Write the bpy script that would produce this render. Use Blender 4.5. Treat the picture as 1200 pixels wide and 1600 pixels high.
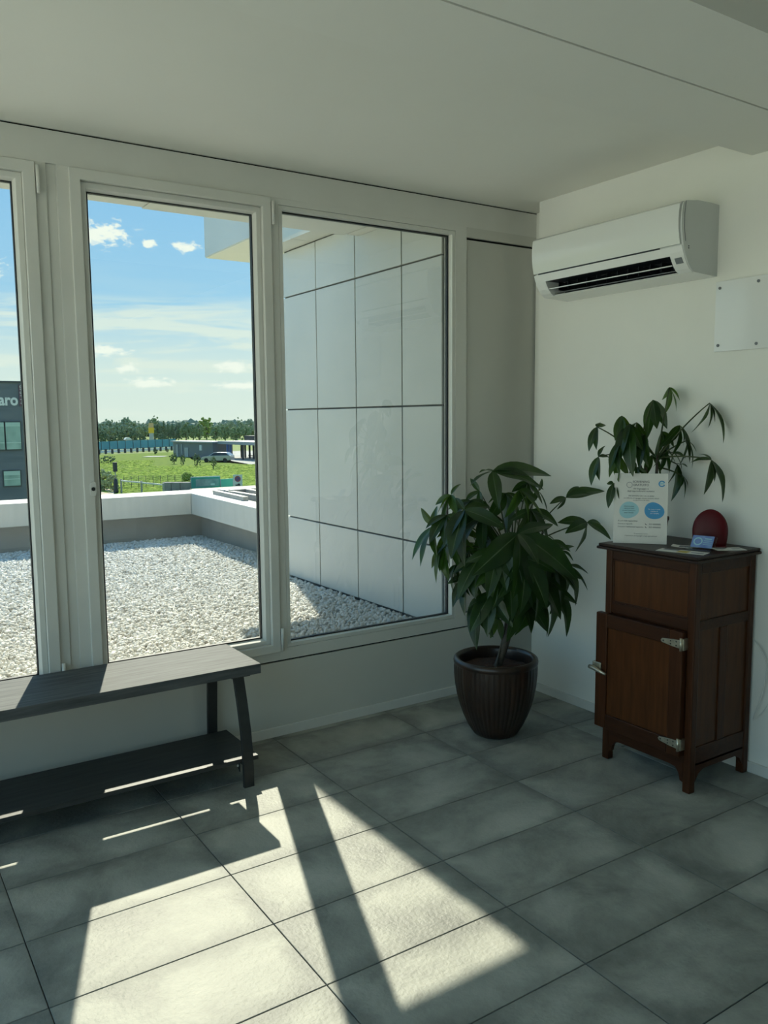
import bpy, bmesh, math, random
import numpy as np
from mathutils import Vector, Matrix

random.seed(7)
RNG = np.random.default_rng(11)
for o in list(bpy.data.objects):
    bpy.data.objects.remove(o, do_unlink=True)
SC = bpy.context.scene
COL = SC.collection

# ------------------------------------------------------------------ camera
CAM = Vector((-3.2015, -3.5362, 1.5299))
RIGHT = Vector((0.83553441, -0.54937899, -0.0080603))
UP = Vector((0.06823489, 0.0891976, 0.99367388))
FWD = Vector((0.5451846, 0.83079872, -0.11201448))
FPX = 1293.17
cam_data = bpy.data.cameras.new('camera')
cam = bpy.data.objects.new('camera', cam_data)
COL.objects.link(cam)
cam_data.sensor_fit = 'VERTICAL'
cam_data.sensor_height = 36.0
cam_data.lens = FPX / 1600 * 36.0
cam_data.clip_start = 0.05
cam_data.clip_end = 2000
cam.matrix_world = Matrix(((RIGHT.x, UP.x, -FWD.x, CAM.x), (RIGHT.y, UP.y, -FWD.y, CAM.y),
                           (RIGHT.z, UP.z, -FWD.z, CAM.z), (0, 0, 0, 1)))
SC.camera = cam

# ------------------------------------------------------------------ sky
world = bpy.data.worlds.new('sky')
SC.world = world
world.use_nodes = True
wt = world.node_tree
wt.nodes.clear()


class NT:
    """small node-tree helper"""
    def __init__(self, tree):
        self.t = tree

    def n(self, typ, **kw):
        nd = self.t.nodes.new(typ)
        for k, v in kw.items():
            if k.startswith('i_'):
                nd.inputs[int(k[2:])].default_value = v
            else:
                setattr(nd, k, v)
        return nd

    def l(self, a, b):
        self.t.links.new(a, b)

    def val(self, sock, v):
        if hasattr(v, 'links'):
            self.l(v, sock)
        else:
            sock.default_value = v

    def math(self, op, a, b=0.0, c=None, clamp=False):
        nd = self.n('ShaderNodeMath', operation=op, use_clamp=clamp)
        self.val(nd.inputs[0], a)
        self.val(nd.inputs[1], b)
        if c is not None:
            self.val(nd.inputs[2], c)
        return nd.outputs[0]

    def ramp(self, fac, stops, interp='LINEAR'):
        nd = self.n('ShaderNodeValToRGB')
        nd.color_ramp.interpolation = interp
        els = nd.color_ramp.elements
        while len(els) < len(stops):
            els.new(0.5)
        for e, (p, c) in zip(els, stops):
            e.position = p
            e.color = (c, c, c, 1) if isinstance(c, (int, float)) else (*c, 1)
        self.val(nd.inputs[0], fac)
        return nd.outputs[0]

    def mix(self, fac, a, b, blend='MIX'):
        nd = self.n('ShaderNodeMix', data_type='RGBA', blend_type=blend)
        self.val(nd.inputs[0], fac)
        for s, v in ((nd.inputs[6], a), (nd.inputs[7], b)):
            if hasattr(v, 'links'):
                self.l(v, s)
            else:
                s.default_value = (*v, 1)
        return nd.outputs[2]

    def noise(self, vec, scale, detail=4.0, rough=0.55, dist=0.0):
        nd = self.n('ShaderNodeTexNoise')
        if vec is not None:
            self.l(vec, nd.inputs['Vector'])
        nd.inputs['Scale'].default_value = scale
        nd.inputs['Detail'].default_value = detail
        nd.inputs['Roughness'].default_value = rough
        nd.inputs['Distortion'].default_value = dist
        return nd.outputs[0]


w = NT(wt)
tc = w.n('ShaderNodeTexCoord')
nrm = w.n('ShaderNodeVectorMath', operation='NORMALIZE')
w.l(tc.outputs['Generated'], nrm.inputs[0])
sep = w.n('ShaderNodeSeparateXYZ')
w.l(nrm.outputs[0], sep.inputs[0])
dx, dy, dz = sep.outputs
zc = w.math('MAXIMUM', dz, 0.0)
sky_col = w.ramp(zc, [(0.0, (0.56, 0.70, 0.69)), (0.06, (0.48, 0.67, 0.75)), (0.13, (0.30, 0.56, 0.80)),
                      (0.28, (0.20, 0.46, 0.78)), (0.6, (0.15, 0.38, 0.68)), (1.0, (0.10, 0.28, 0.58))])
# cirrus: long streaks in azimuth/elevation, rising to the right, thickening to haze at the horizon
az = w.math('ARCTAN2', dx, dy)
cxyz = w.n('ShaderNodeCombineXYZ')
w.l(az, cxyz.inputs[0])
w.l(w.math('MULTIPLY', dz, 2.0), cxyz.inputs[1])
mp = w.n('ShaderNodeMapping')
w.l(cxyz.outputs[0], mp.inputs[0])
mp.inputs['Location'].default_value = (0.37, 0.11, 0)
mp.inputs['Rotation'].default_value = (0, 0, -0.30)
mp.inputs['Scale'].default_value = (5.0, 24.0, 1)
cir = w.noise(mp.outputs[0], 1.0, 8, 0.60, 0.9)
cirm = w.ramp(cir, [(0.40, 0.0), (0.58, 1.0)])
band = w.ramp(zc, [(0.0, 0.95), (0.075, 0.95), (0.122, 0.85), (0.140, 0.15), (0.18, 0.0)])
cirm = w.math('MULTIPLY', cirm, band)
cirm = w.math('MAXIMUM', cirm, w.ramp(zc, [(0.0, 0.75), (0.06, 0.5), (0.12, 0.0)]))
col1 = w.mix(cirm, sky_col, (0.63, 0.745, 0.73))
# small cumulus puffs in a band of scattered fair-weather clouds
wob = w.noise(cxyz.outputs[0], 70.0, 8, 0.66, 0.3)
puff = None
for (a0, e0, ra, re) in [(0.264, 0.202, 0.026, 0.011), (0.314, 0.194, 0.007, 0.005), (0.354, 0.193, 0.014, 0.005),
                         (0.128, 0.158, 0.026, 0.013), (0.262, 0.078, 0.020, 0.005), (0.286, 0.060, 0.011, 0.005),
                         (0.404, 0.062, 0.024, 0.006), (0.31, 0.044, 0.022, 0.005), (0.41, 0.040, 0.026, 0.004)]:
    u = w.math('DIVIDE', w.math('SUBTRACT', az, a0), ra)
    v = w.math('DIVIDE', w.math('SUBTRACT', dz, e0), re)
    r = w.math('SQRT', w.math('ADD', w.math('MULTIPLY', u, u), w.math('MULTIPLY', v, v)))
    m = w.math('SUBTRACT', 1.25, w.math('ADD', r, w.math('MULTIPLY', w.math('SUBTRACT', wob, 0.5), -4.6)))
    m = w.math('MULTIPLY', m, 1.4, clamp=True)
    puff = m if puff is None else w.math('MAXIMUM', puff, m)
col2 = w.mix(puff, col1, (0.76, 0.84, 0.82))
bg = w.n('ShaderNodeBackground')
w.l(col2, bg.inputs[0])
bg.inputs[1].default_value = 1.0
wo = w.n('ShaderNodeOutputWorld')
w.l(bg.outputs[0], wo.inputs[0])

# ------------------------------------------------------------------ sun
SUN_DIR = Vector((-0.344, -1.0, -0.92)).normalized()
sd = bpy.data.lights.new('sun', 'SUN')
sd.energy = 5.6
sd.angle = math.radians(0.6)
sd.color = (1.0, 0.97, 0.86)
sun = bpy.data.objects.new('sun', sd)
sun.rotation_euler = SUN_DIR.to_track_quat('-Z', 'Y').to_euler()
sun.location = (3, 10, 12)
COL.objects.link(sun)

SC.view_settings.view_transform = 'Standard'
SC.view_settings.look = 'None'
SC.view_settings.exposure = 1.29
SC.view_settings.gamma = 1.0
SC.view_settings.use_curve_mapping = False


# ------------------------------------------------------------------ helpers
def ray(px, py):
    return FWD + RIGHT * ((px - 600) / FPX) - UP * ((py - 800) / FPX)


def at(px, py, X=None, Y=None, Z=None, depth=None):
    """the world point seen in direction (px, py) on a world plane or at a forward depth"""
    d = ray(px, py)
    if X is not None:
        t = (X - CAM.x) / d.x
    elif Y is not None:
        t = (Y - CAM.y) / d.y
    elif Z is not None:
        t = (Z - CAM.z) / d.z
    else:
        t = depth
    return CAM + d * t


class MB:
    """collects shapes, builds one mesh object"""
    def __init__(self):
        self.v, self.f, self.m, self.s = [], [], [], []

    def add(self, verts, faces, mi=0, smooth=False):
        b = len(self.v)
        self.v += [tuple(p) for p in verts]
        self.f += [tuple(i + b for i in f) for f in faces]
        self.m += [mi] * len(faces)
        self.s += [smooth] * len(faces)
        return self

    def box(self, x0, x1, y0, y1, z0, z1, mi=0):
        x0, x1 = min(x0, x1), max(x0, x1)
        y0, y1 = min(y0, y1), max(y0, y1)
        z0, z1 = min(z0, z1), max(z0, z1)
        return self.add([(x0, y0, z0), (x1, y0, z0), (x1, y1, z0), (x0, y1, z0), (x0, y0, z1), (x1, y0, z1), (x1, y1, z1), (x0, y1, z1)],
                        [(0, 3, 2, 1), (4, 5, 6, 7), (0, 1, 5, 4), (1, 2, 6, 5), (2, 3, 7, 6), (3, 0, 4, 7)], mi)

    def obox(self, c, ax, ay, az, mi=0):
        """oriented box: centre and three half-axis vectors"""
        c, ax, ay, az = Vector(c), Vector(ax), Vector(ay), Vector(az)
        vs = [c + ax * i + ay * j + az * k for k in (-1, 1) for (i, j) in ((-1, -1), (1, -1), (1, 1), (-1, 1))]
        return self.add(vs, [(0, 3, 2, 1), (4, 5, 6, 7), (0, 1, 5, 4), (1, 2, 6, 5), (2, 3, 7, 6), (3, 0, 4, 7)], mi)

    def bar(self, a, b, w_, h_, mi=0, side=None):
        a, b = Vector(a), Vector(b)
        d = b - a
        L = d.length
        d.normalize()
        s = Vector(side) if side else d.cross(Vector((0, 0, 1)))
        if s.length < 1e-5:
            s = Vector((1, 0, 0))
        s = (s - d * s.dot(d)).normalized()
        u = s.cross(d)
        return self.obox((a + b) / 2, d * L / 2, s * w_ / 2, u * h_ / 2, mi)

    def tube(self, pts, r, n=8, mi=0, caps=True):
        pts = [Vector(p) for p in pts]
        rs = r if isinstance(r, (list, tuple)) else [r] * len(pts)
        rings = []
        prev = None
        for i, p in enumerate(pts):
            t = (pts[min(i + 1, len(pts) - 1)] - pts[max(i - 1, 0)]).normalized()
            a = prev if prev is not None else (Vector((0, 0, 1)) if abs(t.z) < .9 else Vector((1, 0, 0)))
            s = (a - t * a.dot(t)).normalized()
            prev = s
            q = t.cross(s)
            rings.append([p + (s * math.cos(2 * math.pi * k / n) + q * math.sin(2 * math.pi * k / n)) * rs[i] for k in range(n)])
        vs = [p for rg in rings for p in rg]
        fs = [(i * n + k, i * n + (k + 1) % n, (i + 1) * n + (k + 1) % n, (i + 1) * n + k) for i in range(len(pts) - 1) for k in range(n)]
        if caps:
            fs += [tuple(range(n))[::-1], tuple((len(pts) - 1) * n + k for k in range(n))]
        return self.add(vs, fs, mi, True)

    def lathe(self, prof, n=40, c=(0, 0, 0), mi=0, smooth=True):
        c = Vector(c)
        vs = [c + Vector((r * math.cos(2 * math.pi * k / n), r * math.sin(2 * math.pi * k / n), z)) for r, z in prof for k in range(n)]
        fs = [(i * n + k, i * n + (k + 1) % n, (i + 1) * n + (k + 1) % n, (i + 1) * n + k) for i in range(len(prof) - 1) for k in range(n)]
        fs += [tuple(range(n))[::-1], tuple((len(prof) - 1) * n + k for k in range(n))]
        return self.add(vs, fs, mi, smooth)

    def prism(self, poly, axis, a, b, mi=0, smooth=False):
        """extrude a 2D polygon along axis 'x','y','z' from a to b"""
        def mk(p, t):
            return {'x': (t, p[0], p[1]), 'y': (p[0], t, p[1]), 'z': (p[0], p[1], t)}[axis]
        n = len(poly)
        vs = [mk(p, a) for p in poly] + [mk(p, b) for p in poly]
        fs = [tuple(range(n)), tuple(range(2 * n - 1, n - 1, -1))] + [(i, i + n, (i + 1) % n + n, (i + 1) % n) for i in range(n)]
        return self.add(vs, fs, mi, smooth)

    def build(self, name, mats, parent=None, loc=(0, 0, 0), bevel=0.0, segs=2, fix=True, auto=False):
        loc = Vector(loc)
        off = loc.copy()
        p = parent
        while p is not None:
            off += p.location
            p = p.parent
        me = bpy.data.meshes.new(name)
        me.from_pydata([tuple(Vector(v) - off) for v in self.v], [], self.f)
        mats = mats if isinstance(mats, (list, tuple)) else [mats]
        for m in mats:
            me.materials.append(m)
        me.polygons.foreach_set('material_index', self.m)
        me.polygons.foreach_set('use_smooth', self.s)
        if fix:
            bm = bmesh.new()
            bm.from_mesh(me)
            bmesh.ops.recalc_face_normals(bm, faces=bm.faces)
            bm.to_mesh(me)
            bm.free()
        me.update()
        o = bpy.data.objects.new(name, me)
        o.location = loc
        COL.objects.link(o)
        if parent is not None:
            o.parent = parent
        if bevel:
            b = o.modifiers.new('bevel', 'BEVEL')
            b.width = bevel
            b.segments = segs
            b.limit_method = 'ANGLE'
            b.angle_limit = math.radians(40)
            b.harden_normals = False
        return o


def tag(o, label=None, cat=None, group=None, kind=None):
    if label:
        o['label'] = label
    if cat:
        o['category'] = cat
    if group:
        o['group'] = group
    if kind:
        o['kind'] = kind
    return o


def empty(name, loc, label=None, cat=None, group=None, kind=None):
    o = bpy.data.objects.new(name, None)
    o.location = loc
    o.empty_display_size = 0.05
    COL.objects.link(o)
    return tag(o, label, cat, group, kind)


def structure(o, label=None):
    o['kind'] = 'structure'
    if label:
        o['label'] = label
    return o


def text_mesh(body, size, align='CENTER', bold=0.0):
    cu = bpy.data.curves.new('txt', 'FONT')
    cu.body = body
    cu.size = size
    cu.offset = bold
    cu.align_x = align
    cu.align_y = 'CENTER'
    cu.resolution_u = 3
    ob = bpy.data.objects.new('txt', cu)
    COL.objects.link(ob)
    dg = bpy.context.evaluated_depsgraph_get()
    me = bpy.data.meshes.new_from_object(ob.evaluated_get(dg))
    vs = [v.co.copy() for v in me.vertices]
    fs = [tuple(p.vertices) for p in me.polygons]
    bpy.data.objects.remove(ob)
    bpy.data.curves.remove(cu)
    bpy.data.meshes.remove(me)
    return vs, fs


# ------------------------------------------------------------------ materials
def principled(name, col, rough=0.5, metal=0.0, spec=0.5, coat=0.0):
    m = bpy.data.materials.new(name)
    m.use_nodes = True
    b = m.node_tree.nodes['Principled BSDF']
    b.inputs['Base Color'].default_value = (*col, 1)
    b.inputs['Roughness'].default_value = rough
    b.inputs['Metallic'].default_value = metal
    b.inputs['Specular IOR Level'].default_value = spec
    b.inputs['Coat Weight'].default_value = coat
    b.inputs['Coat Roughness'].default_value = 0.08
    return m


def procedural(name, c1, c2, scale=8.0, rough=0.5, bump=0.0, bscale=60.0, metal=0.0, spec=0.5, stretch=None,
               lo=0.35, hi=0.65, detail=5, coat=0.0, rough_var=0.0, coord='pos', rnd=0.0):
    """noise-mixed two-colour material with optional bump"""
    m = principled(name, c1, rough, metal, spec, coat)
    t = NT(m.node_tree)
    b = m.node_tree.nodes['Principled BSDF']
    if coord == 'pos':
        src = t.n('ShaderNodeNewGeometry').outputs['Position']
    else:
        src = t.n('ShaderNodeTexCoord').outputs['Object']
    if stretch:
        mpn = t.n('ShaderNodeMapping')
        t.l(src, mpn.inputs[0])
        mpn.inputs['Scale'].default_value = stretch
        vec = mpn.outputs[0]
    else:
        vec = src
    nz = t.noise(vec, scale, detail)
    fac = t.ramp(nz, [(lo, 0.0), (hi, 1.0)])
    colr = t.mix(fac, c1, c2)
    if rnd:
        oi = t.n('ShaderNodeObjectInfo')
        k = t.math('ADD', t.math('MULTIPLY', oi.outputs['Random'], 2 * rnd), 1 - rnd)
        hsv = t.n('ShaderNodeHueSaturation')
        t.l(colr, hsv.inputs['Color'])
        t.l(k, hsv.inputs['Value'])
        colr = hsv.outputs[0]
    t.l(colr, b.inputs['Base Color'])
    if rough_var:
        t.l(t.math('ADD', t.math('MULTIPLY', nz, rough_var), rough - rough_var / 2), b.inputs['Roughness'])
    if bump:
        bn = t.n('ShaderNodeBump')
        bn.inputs['Strength'].default_value = bump
        bn.inputs['Distance'].default_value = 0.004
        t.l(t.noise(vec, bscale, 4), bn.inputs['Height'])
        t.l(bn.outputs[0], b.inputs['Normal'])
    return m


M = {}
M['wall'] = procedural('wall_paint', (0.87, 0.865, 0.80), (0.84, 0.835, 0.775), 2.0, 0.62, 0.12, 240, spec=0.3)
M['ceiling'] = procedural('ceiling_paint', (0.88, 0.87, 0.80), (0.86, 0.85, 0.78), 1.5, 0.8, 0.08, 200, spec=0.2)
M['shaded_ceiling'] = procedural('upper_ceiling_shaded', (0.36, 0.36, 0.335), (0.33, 0.33, 0.31), 1.5, 0.8, spec=0.2)  # unlit look of the rear ceiling put into a darker colour
M['alu'] = procedural('white_aluminium', (0.70, 0.70, 0.65), (0.67, 0.67, 0.62), 5.0, 0.36, 0.03, 400, spec=0.45)
M['alu_panel'] = procedural('white_sheet', (0.62, 0.62, 0.565), (0.59, 0.59, 0.54), 1.2, 0.45, spec=0.3)
M['rubber'] = principled('black_rubber', (0.012, 0.014, 0.016), 0.5)
M['joint'] = principled('joint_black', (0.008, 0.009, 0.009), 0.8, spec=0.1)
M['skirting'] = procedural('skirting_white', (0.74, 0.73, 0.68), (0.70, 0.69, 0.64), 6.0, 0.4)
M['steel'] = procedural('black_steel', (0.018, 0.021, 0.022), (0.026, 0.029, 0.03), 30, 0.42, 0.05, 300)
M['grout'] = procedural('grout', (0.045, 0.047, 0.045), (0.06, 0.06, 0.056), 40, 0.9)


def glass_material(name, tint, refl=1.0):
    m = bpy.data.materials.new(name)
    m.use_nodes = True
    m.node_tree.nodes.clear()
    t = NT(m.node_tree)
    tr = t.n('ShaderNodeBsdfTransparent')
    tr.inputs[0].default_value = (*tint, 1)
    gl = t.n('ShaderNodeBsdfGlossy')
    gl.inputs['Roughness'].default_value = 0.0
    fr = t.n('ShaderNodeFresnel')
    fr.inputs[0].default_value = 1.5
    mx = t.n('ShaderNodeMixShader')
    # the room-side and street-side faces reflect, the light then leaves the pane freely
    front = t.math('SUBTRACT', 1.0, t.n('ShaderNodeNewGeometry').outputs['Backfacing'])
    t.l(t.math('MULTIPLY', t.math('MULTIPLY', fr.outputs[0], refl, clamp=True), front), mx.inputs[0])
    t.l(tr.outputs[0], mx.inputs[1])
    t.l(gl.outputs[0], mx.inputs[2])
    out = t.n('ShaderNodeOutputMaterial')
    t.l(mx.outputs[0], out.inputs[0])
    return m


M['glass'] = glass_material('window_glass', (0.705, 0.705, 0.668), 1.5)      # dark tint added to hold the outdoor light down against the room
M['warm_glass'] = glass_material('warm_tint_glass', (1.0, 0.97, 0.885))  # tint added to warm the daylight coming from the left

# floor tile: cement look, cloudy and a little darker in patches, fine relief
m = principled('cement_tile', (0.3, 0.3, 0.28), 0.5, spec=0.32)
t = NT(m.node_tree)
b = m.node_tree.nodes['Principled BSDF']
oi = t.n('ShaderNodeObjectInfo')
ge = t.n('ShaderNodeNewGeometry')
vm = t.n('ShaderNodeVectorMath', operation='MULTIPLY_ADD')
vm.inputs[1].default_value = (1, 1, 1)
cx = t.n('ShaderNodeCombineXYZ')
t.l(t.math('MULTIPLY', oi.outputs['Random'], 37.0), cx.inputs[0])
t.l(t.math('MULTIPLY', oi.outputs['Random'], 19.0), cx.inputs[1])
t.l(ge.outputs['Position'], vm.inputs[0])
t.l(cx.outputs[0], vm.inputs[2])
n1 = t.noise(vm.outputs[0], 3.2, 6, 0.6, 0.4)
n2 = t.noise(vm.outputs[0], 26.0, 5, 0.6)
tcn = t.n('ShaderNodeTexCoord')
sp = t.n('ShaderNodeSeparateXYZ')
t.l(tcn.outputs['Object'], sp.inputs[0])
# printed darker rim of the tile face
ex = t.math('SUBTRACT', 0.323, t.math('ABSOLUTE', sp.outputs[0]))
ey = t.math('SUBTRACT', 0.1635, t.math('ABSOLUTE', sp.outputs[1]))
ed = t.math('MINIMUM', ex, ey)
ed = t.math('ADD', ed, t.math('MULTIPLY', t.math('SUBTRACT', n1, 0.5), 0.22))
rim = t.ramp(ed, [(0.0, 0.0), (0.075, 1.0)])
base = t.ramp(n1, [(0.3, (0.165, 0.17, 0.155)), (0.5, (0.33, 0.335, 0.295)), (0.70, (0.47, 0.47, 0.415))])
colr = t.mix(t.math('ADD', t.math('MULTIPLY', rim, 0.6), 0.4), (0.14, 0.145, 0.133), base)
colr = t.mix(t.math('MULTIPLY', t.math('SUBTRACT', n2, 0.35), 0.5, clamp=True), colr, (0.42, 0.42, 0.365))
t.l(colr, b.inputs['Base Color'])
t.l(t.math('ADD', t.math('MULTIPLY', n1, 0.25), 0.42), b.inputs['Roughness'])
bn = t.n('ShaderNodeBump')
bn.inputs['Strength'].default_value = 0.65
bn.inputs['Distance'].default_value = 0.003
t.l(t.math('ADD', t.noise(ge.outputs['Position'], 75, 3, 0.5), t.math('MULTIPLY', n2, 0.8)), bn.inputs['Height'])
t.l(bn.outputs[0], b.inputs['Normal'])
M['tile'] = m

# ================================================================== ROOM
XL, YB, H = -4.75, -7.2, 2.667
ZG, ZBB = 0.370, 0.047           # joint under the windows, skirting height
structure(MB().box(XL, 0.3, YB, 0.1, -0.12, -0.004).build('floor', M['grout']), 'grey cement-look tiled floor with thin dark joints')
FLOOR = bpy.data.objects['floor']
TX0, TDX, TY0, TDY = -1.5424, 0.649, -1.0344, 0.33
full = None
for i in range(-9, 4):
    for j in range(-4, 20):
        x0, x1 = TX0 + i * TDX, TX0 + (i + 1) * TDX
        y1, y0 = TY0 - j * TDY, TY0 - (j + 1) * TDY
        cx0, cx1, cy0, cy1 = max(x0, XL), min(x1, 0.0 if y1 < -0.2 else 0.12), max(y0, YB), min(y1, 0.0)
        if cx1 - cx0 < 0.03 or cy1 - cy0 < 0.03:
            continue
        g = 0.0017
        whole = abs((cx1 - cx0) - TDX) < 1e-6 and abs((cy1 - cy0) - TDY) < 1e-6
        ctr = Vector(((cx0 + cx1) / 2, (cy0 + cy1) / 2, -0.0045))
        if whole and full is not None:
            o = bpy.data.objects.new('tile', full)
            o.location = ctr
            o.parent = FLOOR
            COL.objects.link(o)
            continue
        hx, hy, bv = (cx1 - cx0) / 2 - g, (cy1 - cy0) / 2 - g, 0.0012
        mb = MB()
        vs = []
        for (hx_, hy_, z) in ((hx, hy, -0.0045), (hx, hy, 0.0033), (hx - bv, hy - bv, 0.0045)):
            vs += [(ctr.x + sx * hx_, ctr.y + sy * hy_, ctr.z + z) for sx, sy in ((-1, -1), (1, -1), (1, 1), (-1, 1))]
        fs = [(8, 9, 10, 11)]
        for k in range(2):
            fs += [(4 * k + q, 4 * k + (q + 1) % 4, 4 * k + 4 + (q + 1) % 4, 4 * k + 4 + q) for q in range(4)]
        mb.add(vs, fs)
        o = mb.build('tile', M['tile'], FLOOR, ctr)
        if whole:
            full = o.data

# ceiling: slab by the windows, two lower bulkhead boards, rear ceiling with shade put into its colour
structure(MB().box(XL, 0.3, -1.45, 0.0, H, H + 0.16).build('ceiling', M['ceiling']), 'smooth white ceiling by the windows')
structure(MB().box(XL, 0.0, -1.7485, -1.422, 2.587, H + 0.1).build('trim_1', M['ceiling']), 'far board of the lowered ceiling band')
structure(MB().box(XL, 0.0, -2.09, -1.7575, 2.587, H + 0.1).build('trim_2', M['ceiling']), 'near board of the lowered ceiling band')
structure(MB().box(XL, 0.0, -1.76, -1.745, 2.603, 2.62).build('trim_3', M['joint']), 'dark groove between the ceiling boards')
structure(MB().box(XL, 0.3, YB, -2.06, 2.82, 2.95).build('ceiling_rear', M['shaded_ceiling']), 'higher rear ceiling')
structure(MB().box(XL, 0.3, -2.12, -2.06, 2.72, 2.83).build('trim_4', M['ceiling']), 'edge of the lowered ceiling band')
# walls
structure(MB().box(0, 0.16, YB, -0.19, 0, 2.82).build('wall_right', M['wall']), 'white plastered wall carrying the air conditioner')
structure(MB().box(0.16, 0.30, -0.25, 0.0, 0, H).build('wall_recess', M['wall']), 'narrow white wall return in the corner')
structure(MB().box(-0.012, 0, YB, -0.202, 0, ZBB).build('baseboard_right', M['skirting'], bevel=0.002), 'white skirting board under the air conditioner wall')
structure(MB().box(XL, 0.16, -0.012, 0, 0, ZBB).build('baseboard_front', M['skirting'], bevel=0.002), 'white skirting board under the windows')
mb = MB().box(XL - 0.12, XL, YB, 0.12, 0, 0.10).box(XL - 0.12, XL, YB, 0.12, 2.70, 2.95)  # unseen left side, full-height glazing added to bring daylight in
for yy in (-7.2, -5.5, -3.75, -2.0, -0.2):
    mb.box(XL - 0.10, XL, yy, yy + 0.08, 0.10, 2.70)
WL = structure(mb.build('wall_left', M['alu']), 'unseen left wall of the room, its glazing added to let daylight in')
mb2 = structure(MB().box(XL - 0.10, XL, -7.12, -5.5, 0.10, 2.70).build('wall_left_rear', M['wall']), 'rear part of the unseen left wall, kept solid to cut the light')
for yy in (-5.42, -3.67, -1.92):
    MB().box(XL - 0.06, XL - 0.054, yy, yy + (1.67 if yy == -3.67 else 1.72), 0.10, 2.70).build('glass_pane', M['warm_glass'], WL)
mb = MB()
BW = []
mb.box(XL, 0.16, YB - 0.12, YB, 0, 0.9).box(XL, 0.16, YB - 0.12, YB, 2.3, 2.95)
xs = [XL] + [v for a in BW for v in a] + [0.16]
for k in range(0, len(xs), 2):
    mb.box(xs[k], xs[k + 1], YB - 0.12, YB, 0.9, 2.3)
structure(mb.build('wall_back', M['wall']), 'white rear wall')

# ---- window wall
mb = MB()
mb.box(XL, 0.30, 0, 0.13, 0, ZG - 0.004)                   # lower cladding
structure(mb.build('wall_front', M['alu_panel']), 'flat white cladding below the windows')
structure(MB().box(XL, 0.30, 0.012, 0.12, ZG - 0.004, ZG + 0.004).build('trim_5', M['joint']), 'thin dark joint under the windows')
structure(MB().box(XL, 0.30, 0, 0.13, 2.535, 2.6605).build('wall_header', M['alu']), 'white band above the windows')
structure(MB().box(XL, 0.30, 0.008, 0.13, 2.6605, 2.667).build('trim_6', M['joint']), 'dark joint under the ceiling')
structure(MB().box(XL, 0.45, 0.0, 0.13, 2.667, 3.1).build('wall_lintel', M['alu_panel']), 'facade above the windows')


def rect_ring(mb, x0, x1, z0, z1, ix0, ix1, iz0, iz1, y0, y1, mi=0, splay=0.0):
    """a mitred rectangular ring between an outer and an inner rectangle, y0 room side"""
    vs = []
    for y in (y0, y1):
        k_ = splay if y == y0 else 0.0
        vs += [(x0, y, z0), (x1, y, z0), (x1, y, z1), (x0, y, z1), (ix0 - k_, y, iz0 - k_), (ix1 + k_, y, iz0 - k_), (ix1 + k_, y, iz1 + k_), (ix0 - k_, y, iz1 + k_)]
    fs = []
    for k in range(4):
        n = (k + 1) % 4
        fs += [(k, n, 4 + n, 4 + k), (8 + k, 12 + k, 12 + n, 8 + n), (k, 8 + k, 8 + n, n), (4 + k, 4 + n, 12 + n, 12 + k)]
    mb.add(vs, fs, mi)
    return mb


def pane_and_gasket(root, gx0, gx1, gz0, gz1, y):
    mb = MB()
    rect_ring(mb, gx0 - .004, gx1 + .004, gz0 - .004, gz1 + .004, gx0 + .007, gx1 - .007, gz0 + .006, gz1 - .007, y - .002, y + .018)
    mb.build('gasket', M['rubber'], root)
    MB().box(gx0, gx1, y + .004, y + .010, gz0, gz1).build('glass_pane', M['glass'], root)


def hinge(root, x, z0, z1):
    mb = MB()
    mb.tube([(x, -0.024, z0), (x, -0.024, z1)], 0.0075, 10)
    mb.box(x - 0.003, x + 0.003, -0.022, 0.002, z0 + .004, z1 - .004)
    mb.build('hinge', M['alu'], root)


def casement(name, fx0, fx1, x0, x1, gx0, gx1, label, lock_x=None, hinge_x=None):
    """an opening sash in a fixed frame: fx fixed frame, x sash outline, gx visible glass"""
    z0, z1, gz0, gz1 = 0.418, 2.530, 0.487, 2.457
    mb = MB()
    rect_ring(mb, fx0, fx1, ZG + .004, 2.535, x0 + .012, x1 - .012, z0 + .012, z1 - .012, 0.0, 0.095)
    root = mb.build(name, M['alu'], bevel=0.0012)
    structure(root, label)
    mb = MB()
    b_ = 0.030
    rect_ring(mb, x0, x1, z0, z1, gx0 - b_, gx1 + b_, gz0 - b_, gz1 + b_, -0.016, 0.055)
    mb.build('sash', M['alu'], root, bevel=0.002)
    mb = MB()
    rect_ring(mb, gx0 - b_ + .001, gx1 + b_ - .001, gz0 - b_ + .001, gz1 + b_ - .001, gx0 + .003, gx1 - .003, gz0, gz1 - .003, 0.006, 0.034, splay=0.010)
    mb.build('glazing_bead', M['alu'], root, bevel=0.0015)
    mb = MB()
    rect_ring(mb, gx0 - b_, gx1 + b_, gz0 - b_, gz1 + b_, gx0 - .002, gx1 + .002, gz0 - .002, gz1 + .002, 0.052, 0.075)
    mb.build('outer_sash', M['alu'], root)
    pane_and_gasket(root, gx0, gx1, gz0, gz1, 0.034)
    if hinge_x is not None:
        hinge(root, hinge_x, 2.41, 2.515)
        hinge(root, hinge_x, 0.425, 0.535)
    if lock_x is not None:
        prof = []
        for k in range(24):
            a = 2 * math.pi * k / 24
            prof.append((lock_x + 0.013 * math.cos(a), 1.25 + 0.013 * math.sin(a) + (0.018 if math.sin(a) > 0 else -0.018)))
        lp = MB().prism(prof, 'y', -0.019, -0.015).build('lock_plate', M['alu'], root, bevel=0.001)
        MB().prism([(lock_x + 0.008 * math.cos(2 * math.pi * k / 16), 1.25 + 0.008 * math.sin(2 * math.pi * k / 16)) for k in range(16)],
                   'y', -0.0215, -0.019).build('keyhole', M['steel'], lp)
    return root


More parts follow.
